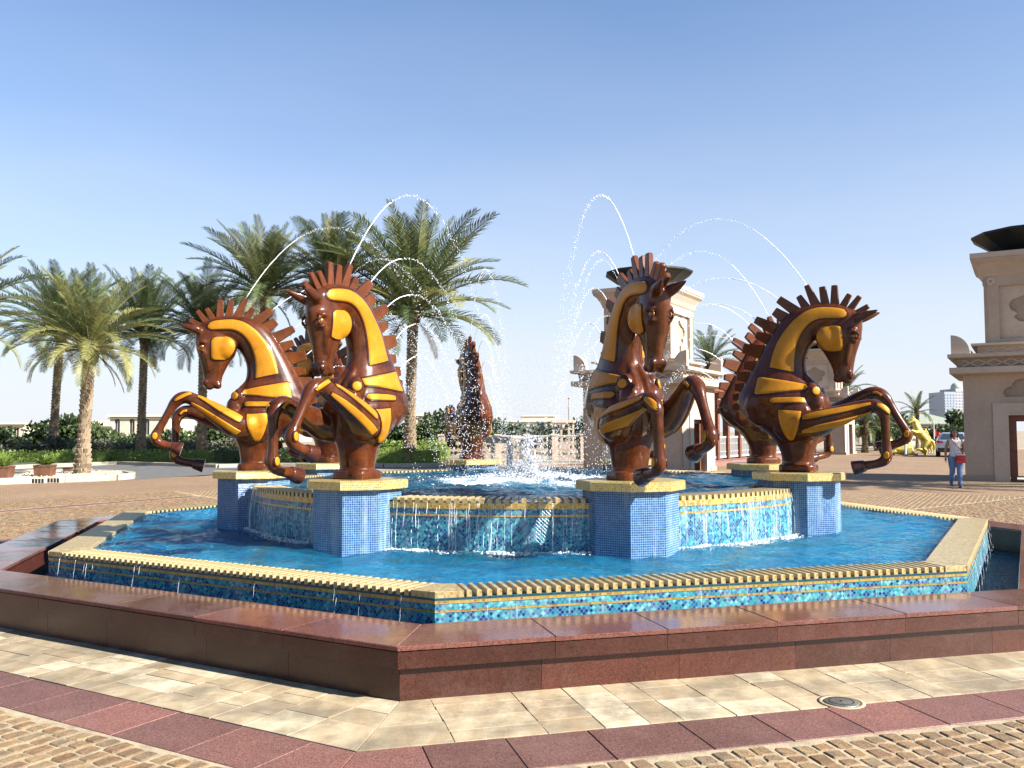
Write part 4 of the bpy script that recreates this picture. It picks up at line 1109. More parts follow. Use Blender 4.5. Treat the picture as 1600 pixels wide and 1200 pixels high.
    four(T, 'rosette', ros, S, M['stone_l'])
    MB().square([(S+.003, 6.58), (S+.04, 6.62), (S+.10, 6.80), (S+.22, 7.0), (S+.33, 7.10), (S+.33, 7.18)]).build('flared_cornice', M['stone'], T)
    MB().square([(S+.36, 7.175), (S+.36, 7.34), (S-.2, 7.345)]).build('top_slab', M['stone_l'], T)
    d = MB().lathe([(.55, 7.34), (.62, 7.40), (1.25, 7.66), (1.80, 8.05), (1.80, 8.12), (1.74, 8.12), (1.2, 7.78), (.3, 7.6)], 12, a0=.2).build('fire_bowl', M['dish'], T)
    # plinth
    four(T, 'plinth', lambda m: (m.box((-H-.08, -H-.08, 0), (-1.235, -H+.02, .16)), m.box((1.235, -H-.08, 0), (H+.075, -H+.02, .16))), H, M['stone_d'])
    return T
TW = make_tower()
TROT = radians(-30)
T2 = copy_tree(TW); T3 = copy_tree(TW)
for o, loc, lab in ((TW, (5.64, 36.3, 0), 'beige stone pavilion tower topped by a dark bowl, behind a horse statue'),
                    (T2, (17.27, 29.25, 0), 'shaded beige stone pavilion tower cut off by the picture edge, beside the walking woman'),
                    (T3, (21.85, 63.3, 0), 'distant beige pavilion tower between the profile horse and the palm bushes')):
    o.location = loc; o.rotation_euler = (0, 0, TROT); tag(o, lab, 'tower', 'pavilion towers of the gateway')
# wooden posts and screens between the two far towers
pg = empty('wooden_pergola', (5.64+.515*14, 36.3+.857*14, 0), atan2(.857, .515), 'red-brown wooden pergola with white lattice screens between two pavilion towers', 'pergola')
MB().box((-9, -.9, 0), (11.5, .9, .22)).build('plinth', simple('red_step', (.26,.12,.085), .7), pg)
for i, x in enumerate((-8, -5.6, -4.0, -2.0, 0, 2.5, 5, 7.5, 10)):
    MB().prism([(x-.14, -.14), (x+.14, -.14), (x+.14, .14), (x-.14, .14)], .21, 3.5, .01).build('post', M['wood'], pg)
    if i < 8:
        x2 = (-8, -5.6, -4.0, -2.0, 0, 2.5, 5, 7.5, 10)[i+1]; lt = MB()
        lt.box((x+.15, -.03, 1.28), (x2-.15, .03, 1.36)); lt.box((x+.15, -.03, .30), (x2-.15, .03, .38))
        n = int((x2-x-.3)/.17)
        for j in range(n):
            xx = x+.15+(j+.5)*(x2-x-.3)/n
            lt.box((xx-.02, -.02, .38), (xx+.02, .02, 1.28))
            lt.lathe([(.055, -.02), (.055, .02), (.03, .02), (.03, -.02)], 8, (xx, 0, .6+.4*(j % 2)), cap0=False, cap1=False)
        lt.build('screen', M['white'], pg)
for s in (-.5, .5): MB().box((-9, s-.1, 3.5), (11.5, s+.1, 3.72)).build('beam', M['wood'], pg)

# ------------------------------------------------------------------ date palms
def leafmat(name, stops, trans=.35):
    t = NT(name); g = t.n('NewGeometry')
    f = t.math('FRACT', t.math('ADD', t.math('MULTIPLY', g.outputs['Random Per Island'], .55), t.math('MULTIPLY', t.rnd(), .45)))
    col = t.ramp(f, stops)
    t.P(Base_Color=col, Roughness=.5, Specular_IOR_Level=.35)
    tr = t.n('BsdfTranslucent', Color=col); mx = t.n('MixShader', Fac=trans)
    t.set(mx.inputs[1], t.b.outputs[0]); t.set(mx.inputs[2], tr.outputs[0]); t.t.links.new(mx.outputs[0], t.out.inputs['Surface']); return t.m
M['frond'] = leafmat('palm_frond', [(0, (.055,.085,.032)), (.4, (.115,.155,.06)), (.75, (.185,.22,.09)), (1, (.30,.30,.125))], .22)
M['frond_y'] = leafmat('palm_frond_yellow', [(0, (.13,.15,.045)), (.4, (.23,.235,.075)), (.75, (.34,.32,.11)), (1, (.46,.40,.16))], .22)  # yellower frond variant, mixed at random into a crown
M['frond_d'] = leafmat('dead_frond', [(0, (.10,.07,.03)), (1, (.22,.16,.07))], .1)
def trunk_mat():
    t = NT('palm_trunk'); g = t.n('NewGeometry'); c = t.coord()
    col = t.ramp(t.math('FRACT', t.math('ADD', g.outputs['Random Per Island'], t.math('MULTIPLY', t.noise(8, 4, c), .4))), [(0, (.17,.115,.065)), (.5, (.29,.215,.135)), (1, (.40,.31,.20))])
    t.P(Base_Color=col, Roughness=.9, Normal=t.bump(t.noise(25, 4, c), .6, .03)); return t.m
M['trunk'] = trunk_mat()
M['boss'] = simple('palm_leaf_bases', (.13,.085,.04), .9, 0, .4, 6, .6, 20)
def frond_mesh(seed, droop, mat):
    r = random.Random(seed); n = 34; P = [V((0, 0, 0))]; A = []
    for i in range(n):
        s = i/n; a = -droop*s**1.6; P.append(P[-1]+V((cos(a), r.uniform(-.02, .02), sin(a)))/n); A.append(a)
    mb = MB(); mb.tube(P[::3]+[P[-1]], [.011*(1-.85*i/12) for i in range(len(P[::3])+1)], 4)
    for i in range(4, n+1):
        for h in (0, .5):
            s = (i+h)/n
            if s > 1: continue
            p = P[i].lerp(P[min(i+1, n)], h); a = A[min(i, n-1)]; d = V((cos(a), 0, sin(a))); up = V((-sin(a), 0, cos(a)))
            ln = (.05+.125*sin(pi*min(1, s*.92+.08))**.7)*r.uniform(.85, 1.12)
            for sd_ in (1, -1):
                fw = .55+.55*s+r.uniform(-.12, .12); vv = r.uniform(.15, .55)
                q = (d*fw+V((0, sd_, 0))+up*vv).normalized(); w = d*.0062
                m = p+q*ln*.55; tip = p+q*ln+V((0, 0, -ln*.16))
                mb.add([p-w*.6, p+w*.6, m+w, m-w, tip], [(0, 1, 2, 3), (3, 2, 4)])
    return mb.mesh('frond', mat)
FV = {m: [frond_mesh(10+i, d, M[m]) for i, d in enumerate((.35, .6, .9, 1.2, 1.5, 1.8))] for m in ('frond', 'frond_y', 'frond_d')}
def palm(loc, h, r0, flen, nf, seed, label, mats=('frond',), lean=(0, 0), up=1.0):
    r = random.Random(seed); nf = int(nf*.84); flen *= .97
    e = empty('date_palm', loc, 0, label, 'palm tree', 'date palms')
    t = MB(); rows = int(h/.17); ns = 11
    def cen(z): return V((lean[0]*(z/h)**1.4, lean[1]*(z/h)**1.4, z))
    def rad(z): return r0*(1.18-.38*min(1, z/(h*.35)) if z < h*.35 else .80+.10*max(0, (z-h*.8)/(h*.2)))
    core = [cen(h*i/12) for i in range(13)]; t.tube(core, [rad(h*i/12)*.9 for i in range(13)], 12)
    for i in range(rows):
        z = (i+.3)*h/rows
        for j in range(ns):
            a = 2*pi*(j+.5*(i % 2))/ns+r.uniform(-.06, .06); R = rad(z); c = cen(z); wd = pi*R/ns*.95
            n_ = V((cos(a), sin(a), 0)); tt = V((-n_.y, n_.x, 0)); hh = h/rows*.75; o_ = R*r.uniform(.10, .2)
            b = c+n_*R*.86; tp = c+n_*(R*.95+o_)+V((0, 0, hh))
            t.add([b-tt*wd-V((0,0,hh*.4)), b+tt*wd-V((0,0,hh*.4)), tp+tt*wd*.7, tp-tt*wd*.7, b+V((0,0,hh*1.1))-tt*wd, b+V((0,0,hh*1.1))+tt*wd], [(0,1,2,3),(3,2,5,4),(0,3,4),(1,5,2)])
    t.build('trunk', M['trunk'], e)
    tc = cen(h)
    cr = MB(); cr.lathe([(r0*.8, -.5), (r0*1.15, -.1), (r0*1.2, .25), (r0*.8, .6), (.05, .85)], 14)
    for i in range(46):
        a = i*2.4; z = -.45+.9*(i/46); n_ = V((cos(a), sin(a), 0)); b = n_*r0*1.0+V((0, 0, z)); tp = n_*(r0*1.35)+V((0, 0, z+.35)); tt = V((-n_.y, n_.x, 0))*.07
        cr.add([b-tt, b+tt, tp+tt*.5, tp-tt*.5], [(0, 1, 2, 3)])
    crown = cr.build('crown', M['boss'], e, loc=tc)
    for i in range(2):                              # dead fronds hanging against the trunk
        az = r.uniform(0, 2*pi); ln = flen*r.uniform(.4, .6)
        link('dead_frond', FV['frond_d'][r.choice((1, 2))], crown, (cos(az)*r0, sin(az)*r0, -.15), (r.uniform(-.3, .3), radians(r.uniform(35, 65)), az), (ln, ln, ln))
    for i in range(nf):
        f = (i+.5)/nf; el = radians(84-(106-18*up)*f**1.05+r.uniform(-7, 7)); az = i*2.39996+r.uniform(-.25, .25)
        vi = min(5, max(0, int(f*5.2*(1.25-.35*up)+r.uniform(-.6, .9))))
        mt = r.choice(mats); ln = flen*(.82+.25*sin(pi*min(1, f*1.1)))*r.uniform(.9, 1.08)
        link('frond', FV[mt][vi], crown, (cos(az)*r0*.5, sin(az)*r0*.5, .35*(1-f)), (r.uniform(-.25, .25), -el, az), (ln, ln, ln))
def pz(py, D): return CAM_H+(675-py)/CAM_F*D
def on(px, D): return V(((px-800)/CAM_F*D, D, 0))
G, Y = ('frond',), ('frond', 'frond_y', 'frond_y')
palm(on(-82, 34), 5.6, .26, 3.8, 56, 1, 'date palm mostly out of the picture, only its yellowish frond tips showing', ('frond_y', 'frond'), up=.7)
palm(on(84, 54), 7.6, .29, 4.6, 70, 2, 'date palm with a darker crown standing behind the hedge and the gravel-island palm', G, (.3, 0))
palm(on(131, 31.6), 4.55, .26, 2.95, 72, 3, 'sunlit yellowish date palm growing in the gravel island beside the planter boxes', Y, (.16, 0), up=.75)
palm(on(221, 49), 6.9, .26, 4.0, 68, 4, 'slim dark date palm between the gravel island and the sunlit profile horse', G, (.1, 0))
palm(on(316, 47), 6.9, .28, 3.7, 68, 5, 'date palm whose trunk shows behind the sunlit profile horse', G, up=.7)
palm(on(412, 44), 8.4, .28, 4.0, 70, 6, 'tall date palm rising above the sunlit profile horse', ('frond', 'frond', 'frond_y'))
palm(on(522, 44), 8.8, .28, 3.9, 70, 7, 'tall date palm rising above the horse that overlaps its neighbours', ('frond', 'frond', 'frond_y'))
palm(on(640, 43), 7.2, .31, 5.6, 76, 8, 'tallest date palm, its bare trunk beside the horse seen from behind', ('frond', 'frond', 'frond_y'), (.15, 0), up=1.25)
palm(on(1110, 60), 6.2, .26, 2.5, 34, 9, 'date palm crown showing between the pavilion tower and the profile horse', G, up=.9)
palm(on(1350, 66), 1.8, .26, 2.9, 34, 10, 'low bushy palm beside the distant pavilion tower', G, up=.6)
palm(on(1322, 70), 4.6, .22, 2.4, 30, 11, 'palm top showing behind the distant pavilion tower', G, up=.8)
palm(on(1432, 78), 3.1, .16, 2.1, 26, 12, 'small thin palm standing behind the golden horse statues', G, up=.3)

palm(V((20.8, 22.6, 0)), 6.2, .27, 4.0, 46, 13, 'date palm out of sight beside the shaded tower, only its shadow reaching in', G)
# ------------------------------------------------------------------ shrubs, hedges
M['leaf'] = leafmat('dark_shrub_leaf', [(0, (.03,.05,.018)), (.5, (.06,.095,.03)), (1, (.12,.155,.05))], .18)
M['leaf_b'] = leafmat('bright_hedge_leaf', [(0, (.10,.16,.03)), (.5, (.19,.28,.05)), (1, (.30,.37,.09))], .3)
M['leaf_g'] = leafmat('grey_green_leaf', [(0, (.08,.09,.05)), (.5, (.14,.15,.09)), (1, (.20,.20,.12))], .2)
M['bark'] = simple('grey_bark', (.20,.16,.12), .9, 0, .3, 6, .5, 30)
def leaves(mb, r, c, rad, n, size, el=1.7, shell=.45):
    for _ in range(n):
        d = V((r.gauss(0, 1), r.gauss(0, 1), r.gauss(0, 1))).normalized(); k = shell+(1-shell)*r.random()
        p = V((c[0]+d.x*rad[0]*k, c[1]+d.y*rad[1]*k, c[2]+d.z*rad[2]*k))
        a = (d*.5+V((r.gauss(0, .6), r.gauss(0, .6), r.gauss(.25, .6)))).normalized(); b = a.cross(V((r.gauss(0, 1), r.gauss(0, 1), r.gauss(0, 1)))).normalized()
        s = size*r.uniform(.7, 1.3)
        mb.add([p, p+a*s*el*.5+b*s*.5, p+a*s*el, p+a*s*el*.5-b*s*.5], [(0, 1, 2, 3)])
def shrub(loc, h, w, seed, label, mat='leaf', n=700, size=.16, group=None, cat='shrub', name='shrub'):
    r = random.Random(seed); e = empty(name, loc, 0, label, cat, group); st = MB(); lf = MB(); nb = 7
    for i in range(nb):
        a = 2*pi*i/nb+r.uniform(-.4, .4); rr = w*.5*r.uniform(.3, .95); hz = h*r.uniform(.55, .97)
        tip = V((cos(a)*rr, sin(a)*rr, hz)); mid = V((tip.x*.4, tip.y*.4, hz*.5))
        st.tube([(0, 0, -.05), mid, tip], [.05, .035, .015], 5)
        leaves(lf, r, tip-V((0, 0, h*.12)), (w*.27, w*.27, h*.2), n//nb, size)
        leaves(lf, r, mid, (w*.25, w*.25, h*.22), n//nb//3, size)
    st.build('stems', M['bark'], e); lf.build('foliage', M[mat], e)
bed = [at(-500, 743), at(16, 732), at(184, 725), at(341, 730), at(430, 728), at(600, 729), at(712, 728), at(712, 700), at(-500, 700)]
o = MB().add([(q.x, q.y, .10) for q in bed], [tuple(range(len(bed)))]).build('planting_bed', M['lawn_soil']); tag(o, kind='structure')
def kerb_run(parent, pts, z0, z1, w, step, mat='kerb'):
    for a, b in zip(pts, pts[1:]):
        L_ = (b-a).length; n = max(1, int(L_/step)); d = (b-a).normalized(); s = V((d.y, -d.x, 0))
        for i in range(n):
            p, q = a+d*(L_*i/n+.006), a+d*(L_*(i+1)/n-.006)
            poly = [p+s*w*.5, q+s*w*.5, q-s*w*.5, p-s*w*.5]; c = (p+q)/2; c.z = 0
            MB().prism([V((v.x-c.x, v.y-c.y)) for v in poly], z0, z1, .015).build('kerb_stone', M[mat], parent, loc=c)
kb = empty('kerb', (0, 0, 0)); tag(kb, kind='structure')
kerb_run(kb, [at(-300, 741), at(16, 732.5), at(184, 725.6), at(341, 730.6), at(430, 728.6), at(600, 729.4), at(712, 728.6)], -.02, .16, .25, 1.6)
# gravel island with planters
isl_front = [at(-300, 775), at(0, 757), at(100, 753.5), at(180, 750.5), at(204, 748.5)]
isl_back = [at(206, 746), at(192, 743.5), at(150, 741.5), at(60, 741.5), at(-300, 752)]
isl = empty('gravel_island', (0, 0, 0)); tag(isl, kind='structure')
MB().add([(q.x, q.y, .15) for q in isl_front+isl_back], [tuple(range(10))]).build('gravel_bed', M['gravel'], isl)
gr = MB(); rr = random.Random(3)
for i in range(2600):
    t = rr.random(); a = isl_front[1].lerp(isl_front[3], t); b = isl_back[3].lerp(isl_back[1], t); q = a.lerp(b, rr.uniform(.12, .95)); s = rr.uniform(.02, .05)
    gr.octa((q.x, q.y, .15+s*.3), s)
o = gr.build('gravel', M['gravel'], isl); o['kind'] = 'stuff'
kerb_run(isl, isl_front+isl_back+[isl_front[0]], -.02, .20, .24, .95)
for px, py in ((62, 756.2), (86, 755.2)):
    c = at(px, py)
    for j in range(4): MB().box((c.x-.17+j*.10, c.y-.16, .03), (c.x-.12+j*.10, c.y-.1, .17)).build('drain_slot', M['black'], isl)
M['copper'] = simple('brown_planter', (.17,.075,.04), .5, .1, .3, 4, .15, 20)
def planter(px, py, w, h, label, seed, sz=1.0):
    c = at(px, py, .16); e = empty('planter_box', (c.x, c.y, .155), .12, label, 'planter', 'planter boxes on the gravel island')
    MB().square([(w*.46, 0), (w*.5, h*.86)]).build('box', M['copper'], e)
    MB().square([(w*.53, h*.86), (w*.53, h)]).build('rim', M['copper'], e)
    MB().square([(w*.48, h+.001), (w*.47, h+.006)]).build('soil', M['lawn_soil'], e)
    r = random.Random(seed); pl = empty('planter_plant', (c.x, c.y, .155+h), 0, 'leafy yellow-green plant growing in the '+label.split(',')[0].replace('square brown planter box', 'planter box'), 'plant', 'plants in the planter boxes'); lf = MB()
    for i in range(90):
        a = r.uniform(0, 2*pi); el = r.uniform(.3, 1.4); d = V((cos(a)*cos(el), sin(a)*cos(el), sin(el))); ln = r.uniform(.22, .5)*sz; q = V((-d.y, d.x, 0)).normalized()*.05*sz; b = V((cos(a)*.08, sin(a)*.08, 0))
        lf.add([b-q*.3, b+d*ln*.55-q, b+d*ln-V((0,0,ln*.15)), b+d*ln*.55+q], [(0, 1, 2, 3)])
    lf.build('leaves', M['leaf_b'], pl)
planter(70, 744.6, .54, .40, 'square brown planter box beside the gravel-island palm', 4)
planter(4, 747.0, .54, .40, 'square brown planter box at the picture edge, on gravel', 5)
c = at(106, 738.6, .16); e = empty('ground_light', (c.x, c.y, .155), .1, 'small dark box light standing on gravel behind the palm trunk', 'light box')
MB().square([(.13, 0), (.13, .16)]).build('body', M['copper'], e); MB().square([(.145, .16), (.145, .19)]).build('lid', M['black'], e)

sr = random.Random(77); si = 0
DS = ((-32, 'at the picture edge beyond the planter box'), (8, 'before the flat-roofed villa at the picture edge'), (48, 'behind the planter boxes'), (72, 'touching the trunk of the darker palm'), (106, 'showing between the two nearest palm trunks'),
      (158, 'just past the gravel-island palm trunk'), (198, 'at the corner of the villa with arched windows'), (243, 'covering the arched windows of the villa'), (282, 'between the slim dark palm and the profile horse'),
      (335, 'under the chin of the sunlit profile horse'), (372, 'between the legs and chest of the sunlit profile horse'), (420, 'hidden behind the sunlit profile horse'))
for px, wh in DS:
    D = sr.uniform(57, 64); si += 1; lowb = px in (198, 243, 48)
    shrub(on(px, D)+V((0, 0, .1)), sr.uniform(1.2, 1.5) if lowb else sr.uniform(1.8, 2.6), sr.uniform(1.9, 2.6), 100+si, 'dark leafy shrub '+wh, 'leaf', 620, .20, 'dark shrubs behind the palms')
for px, D, h, wh in ((590, 58, 2.6, 'behind the mane of the overlapping horse'), (617, 56, 2.2, 'touching the shaded side of the tallest palm trunk'), (664, 54, 2.5, 'before the narrow villa by the tallest palm'), (688, 55, 2.9, 'beside the horse seen from behind'), (712, 57, 2.4, 'hidden behind the horse seen from behind')):
    si += 1; shrub(on(px, D)+V((0, 0, .1)), h, 2.0, 100+si, 'dark leafy shrub '+wh, 'leaf', 700, .20, 'dark shrubs by the tallest palm')
for px, D, h, wh in ((742, 70, 2.8, 'touching the horse seen from behind'), (770, 72, 2.6, 'above the white pier slab, nearer the horse'), (800, 74, 2.3, 'right behind the white pier shaft'), (830, 71, 2.1, 'below the long pale villa'), (856, 70, 2.3, 'beside the garden kiosk posts'), (905, 66, 2.5, 'between the garden kiosk and the tower'), (928, 68, 2.6, 'behind the horse at the bowl-topped tower')):
    si += 1; shrub(on(px, D), h, 2.6, 100+si, 'green shrub beyond the lattice fence, '+wh, 'leaf', 600, .22, 'shrubs beyond the lattice fence')
LB = ('at the picture edge behind the first planter', 'behind the second planter box', 'at the foot of the darker palm', 'past the gravel-island palm trunk', 'before the corner of the arched-window villa', 'beneath the arched windows of the villa', 'behind the raised forelegs of the sunlit horse', 'behind the belly of the sunlit horse', 'hidden beyond the sunlit profile horse')
for bi, px in enumerate(range(-20, 430, 55)):
    si += 1; shrub(on(px+sr.uniform(-12, 12), sr.uniform(50, 54))+V((0, 0, .1)), sr.uniform(1.0, 1.35), sr.uniform(1.8, 2.3), 100+si, 'low grey-green bush '+LB[bi], 'leaf_g', 500, .12, 'low bushes under the dark shrubs')
for px, D, h, wh in ((1370, 72, 3.0, 'beside the low bushy palm'), (1395, 74, 2.6, 'behind the lying golden horse'), (1462, 80, 2.0, 'between the flag and the car'), (1385, 82, 3.0, 'behind the other bushes by the golden horses')):
    si += 1; shrub(on(px, D), h, 3.0, 100+si, 'dark green bush '+wh, 'leaf', 700, .22, 'bushes behind the golden horses')
for px, D, h in ((1500, 84, 3.4),):
    si += 1; shrub(on(px, D), h, 2.4, 100+si, 'tall green tree between the pyramid-roofed house and the shaded tower', 'leaf', 900, .28, cat='tree', name='leafy_tree')
def hedge(pts, w, h, z, label, mat, seed, dens=150, size=.06):
    r = random.Random(seed); mb = MB(); c0 = pts[0].copy(); c0.z = z
    for a, b in zip(pts, pts[1:]):
        L_ = (b-a).length; d = (b-a).normalized(); s = V((d.y, -d.x, 0))
        core = [a+s*w*.4, b+s*w*.4, b-s*w*.4, a-s*w*.4]; mb.prism([V((q.x-c0.x, q.y-c0.y)) for q in core], 0, h*.88)
        for i in range(int(L_*dens)):
            p = a+d*r.uniform(0, L_); f = r.random()
            if f < .45: q = p+s*r.uniform(-.5, .5)*w; q.z = h*r.uniform(.86, 1.06)
            else: q = p+s*(w*.5)*(1 if f < .9 else -1)*r.uniform(.85, 1.1); q.z = h*r.uniform(.02, 1)
            q = V((q.x-c0.x, q.y-c0.y, q.z)); x = V((r.gauss(0, 1), r.gauss(0, 1), r.gauss(.5, 1))).normalized(); y = x.cross(V((r.gauss(0, 1), r.gauss(0, 1), r.gauss(0, 1)))).normalized(); k = size*r.uniform(.7, 1.4)
            mb.add([q, q+x*k+y*k*.5, q+x*k*2, q+x*k-y*k*.5], [(0, 1, 2, 3)])
    tag(mb.build('hedge', M[mat], loc=c0), label, 'hedge')
hedge([on(-60, 46.5), on(180, 48.5), on(345, 46)], .9, .55, .1, 'long low bright green hedge along the kerb beneath the palms', 'leaf_b', 1, 150, .06)
hedge([on(340, 45.5), on(480, 45)], .9, .7, .1, 'dark low hedge behind the legs of the sunlit profile horse', 'leaf', 2, 150, .06)
hedge([on(590, 43), on(700, 43)], .8, .72, .1, 'neatly trimmed green hedge before the tallest palm', 'leaf_b', 3, 260, .05)
hedge([on(592, 46.5), on(702, 46.5)], 1.2, 1.0, .1, 'looser yellow-green hedge just behind the trimmed one', 'leaf_b', 4, 200, .07)

# ------------------------------------------------------------------ lattice fence and white pier beyond the fountain
fl_ = empty('lattice_fence', on(690, 48), 0, 'beige stone fence with round lattice openings beyond the splash', 'fence')
LX = (on(955, 48)-on(690, 48)).x; nb = 6
for i in range(nb+1):
    x = LX*i/nb; MB().box((x-.16, -.16, 0), (x+.16, .16, 1.42)).build('post', M['stone'], fl_); MB().box((x-.2, -.2, 1.42), (x+.2, .2, 1.5)).build('post_cap', M['stone_l'], fl_)
    if i < nb:
        x2 = LX*(i+1)/nb; m = MB(); holes = []
        w = (x2-x-.33); cx = 5
        for a in range(cx):
            for b in range(3):
                c_ = (x+.165+w*(a+.5)/cx, .28+.36*(b+.5)); r_ = .125
                holes.append([(c_[0]+r_*cos(2*pi*k/8+.4), c_[1]+r_*sin(2*pi*k/8+.4)) for k in range(8)])
        plate(m, [(x+.165, .12), (x2-.165, .12), (x2-.165, 1.36), (x+.165, 1.36)], holes, -.05, .05)
        o = m.build('lattice_panel', M['stone_d'], fl_)
        MB().box((x+.163, -.08, 1.362), (x2-.163, .08, 1.43)).build('rail', M['stone_l'], fl_)
pr = empty('white_pier', on(796, 41), 0, 'pale stone pier carrying a wide flat slab, seen through the splash', 'pier')
MB().square([(.14, 0), (.14, 1.1)]).build('shaft', M['white'], pr); MB().box((-1.1, -.3, 1.1), (1.5, .3, 1.34)).build('slab', M['kerb'], pr); MB().box((-1.0, -.25, 1.34), (1.35, .25, 1.40)).build('slab_top', M['white'], pr)

# ------------------------------------------------------------------ villas and far buildings
M['villa'] = stucco('cream_villa', (.66,.58,.45)); M['villa_t'] = stucco('villa_trim', (.74,.67,.55)); M['roof_g'] = simple('pale_green_roof', (.30,.34,.26), .7)
M['pane'] = simple('window_pane', (.05,.06,.07), .15, 0, .3, .5, 0)
M['tower_blue'] = simple('hazed_glass_tower', (.44,.49,.56), .4, 0, .1, .05, 0); M['tower_tan'] = simple('hazed_tan_tower', (.60,.55,.52), .6, 0, .1, .05, 0)  # far tower colours lightened to paint in distance haze
def villa(px0, px1, pyt, D, depth, label, nwin=4, arch=False, tiers=1, roof=None):
    a, b = on(px0, D), on(px1, D); w = (b-a).x; h = pz(pyt, D); e = empty('villa', a, 0, label, 'building', 'low villas behind the shrubs')
    nw = max(1, nwin); holes = []; ww = w/nw*.36; z0, z1 = h*.36, h*.80
    for i in range(nw):
        cx = w*(i+.5)/nw; holes.append([(cx-ww/2, z0), (cx+ww/2, z0), (cx+ww/2, z1)]+([(cx+ww/2*cos(t), z1+ww/2*sin(t)) for t in [pi*k/6 for k in range(1, 6)]] if arch else [])+[(cx-ww/2, z1)])
    m = MB(); plate(m, [(0, 0), (w, 0), (w, h*.93), (0, h*.93)], holes, 0, .35); m.build('front_wall', M['villa'], e)
    MB().box((.002, .352, 0), (w-.002, depth, h*.93)).build('building_block', M['villa'], e)
    for i in range(nw):
        cx = w*(i+.5)/nw
        f = MB().box((cx-ww/2-.05, .20, z0-.05), (cx+ww/2+.05, .24, z1+(ww/2 if arch else .05))).build('window', M['pane'], e)
        MB().box((cx-.04, .16, z0), (cx+.04, .199, z1)).build('window_bar', M['villa_t'], f); MB().box((cx-ww/2-.15, -.12, z0-.14), (cx+ww/2+.15, .1, z0-.02)).build('window_sill', M['villa_t'], f)
    MB().box((-.35, -.35, h*.93), (w+.35, depth+.3, h)).build('cornice', M['villa_t'], e)
    MB().box((-.2, -.2, h*.87), (w+.2, -.002, h*.905)).build('string_course', M['villa_t'], e)
    if tiers > 1: MB().box((w*.3, 1.2, h+.002), (w*.78, depth*.8, h*1.22)).build('roof_storey', M['villa'], e); MB().box((w*.3-.25, .95, h*1.22), (w*.78+.25, depth*.8+.2, h*1.27)).build('roof_cornice', M['villa_t'], e)
    if roof:
        m = MB(); ap = pz(roof, D); m.add([(-.5, -.5, h+.002), (w+.5, -.5, h+.002), (w+.5, depth+.5, h+.002), (-.5, depth+.5, h+.002), (w/2, depth/2, ap)], [(0, 1, 4), (1, 2, 4), (2, 3, 4), (3, 0, 4)]); m.build('roof', M['roof_g'], e)
villa(-60, 38, 658, 120, 8, 'cream villa with flat roof at the picture edge behind the shrubs', 4)
villa(28, 172, 662, 150, 10, 'long low cream villa with a raised roof storey behind the first palms', 7, tiers=2)
villa(172, 264, 646, 112, 9, 'cream villa with bold cornice and arched windows beside the slim dark palm', 4, True)
villa(276, 372, 661, 150, 9, 'low cream villa behind the trunk at the sunlit profile horse', 5)
villa(380, 470, 664, 160, 9, 'low cream villa hidden behind the sunlit profile horse', 4)
villa(640, 669, 646, 120, 8, 'narrow cream villa just beside the tallest palm trunk', 2, tiers=1)
villa(782, 892, 657, 180, 10, 'long pale villa with dark windows behind the splash', 8, tiers=2)
villa(1404, 1500, 664, 96, 9, 'cream house with pale green pyramid roof behind the golden horses', 5, True, roof=640)
# open garden kiosk
k_ = empty('garden_kiosk', on(880, 62), 0, 'small open stone kiosk with flat roof behind the lattice fence', 'kiosk')
for x in (-.68, -.15, .38, .68): MB().box((x-.07, -.07, 0), (x+.07, .07, 2.25)).build('post', M['stone'], k_)
MB().box((-.85, -.4, 2.25), (.85, .8, 2.42)).build('roof', M['stone_l'], k_); MB().box((-.74, -.06, 1.75), (.74, .06, 1.85)).build('rail', M['stone'], k_)
tag(MB().tube([(0,0,0),(0,0,4.2),(0,0,5.2)], [.09, .07, .03], 8).ball((0, 0, 5.2), .12).ball((0, 0, 4.2), (.16, .16, .1)).build('mast', M['stone_d'], loc=on(889, 95)), 'slender mast rising behind the garden kiosk', 'mast')
# far office tower
e = empty('office_tower', on(1476, 480), 0, 'hazy far office tower with pale dome beyond the car', 'building')
def far_tower(x0, x1, h, mat, mt_w, rows, cols):
    o = MB().box((x0, 0, 0), (x1, 18, h)).build('tower_block', M[mat], e)
    for i in range(rows):
        for j in range(cols):
            cx = x0+(x1-x0)*(j+.5)/cols; cz = h*(.30+.66*(i+.5)/rows); ww = (x1-x0)/cols*.36; hh = h*.66/rows*.3
            MB().box((cx-ww, -.12, cz-hh), (cx+ww, -.02, cz+hh)).build('window', M['pane'] if mt_w else M['tower_blue'], o)
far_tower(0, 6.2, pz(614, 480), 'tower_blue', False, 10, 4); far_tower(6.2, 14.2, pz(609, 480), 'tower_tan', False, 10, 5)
MB().lathe([(2.9, 0), (2.9, 1.0), (2.6, 2.0), (1.7, 3.0), (.1, 3.5)], 16, (8.6, 4, pz(609, 480))).build('dome', simple('pale_green_dome', (.45,.55,.50), .5), e, True)
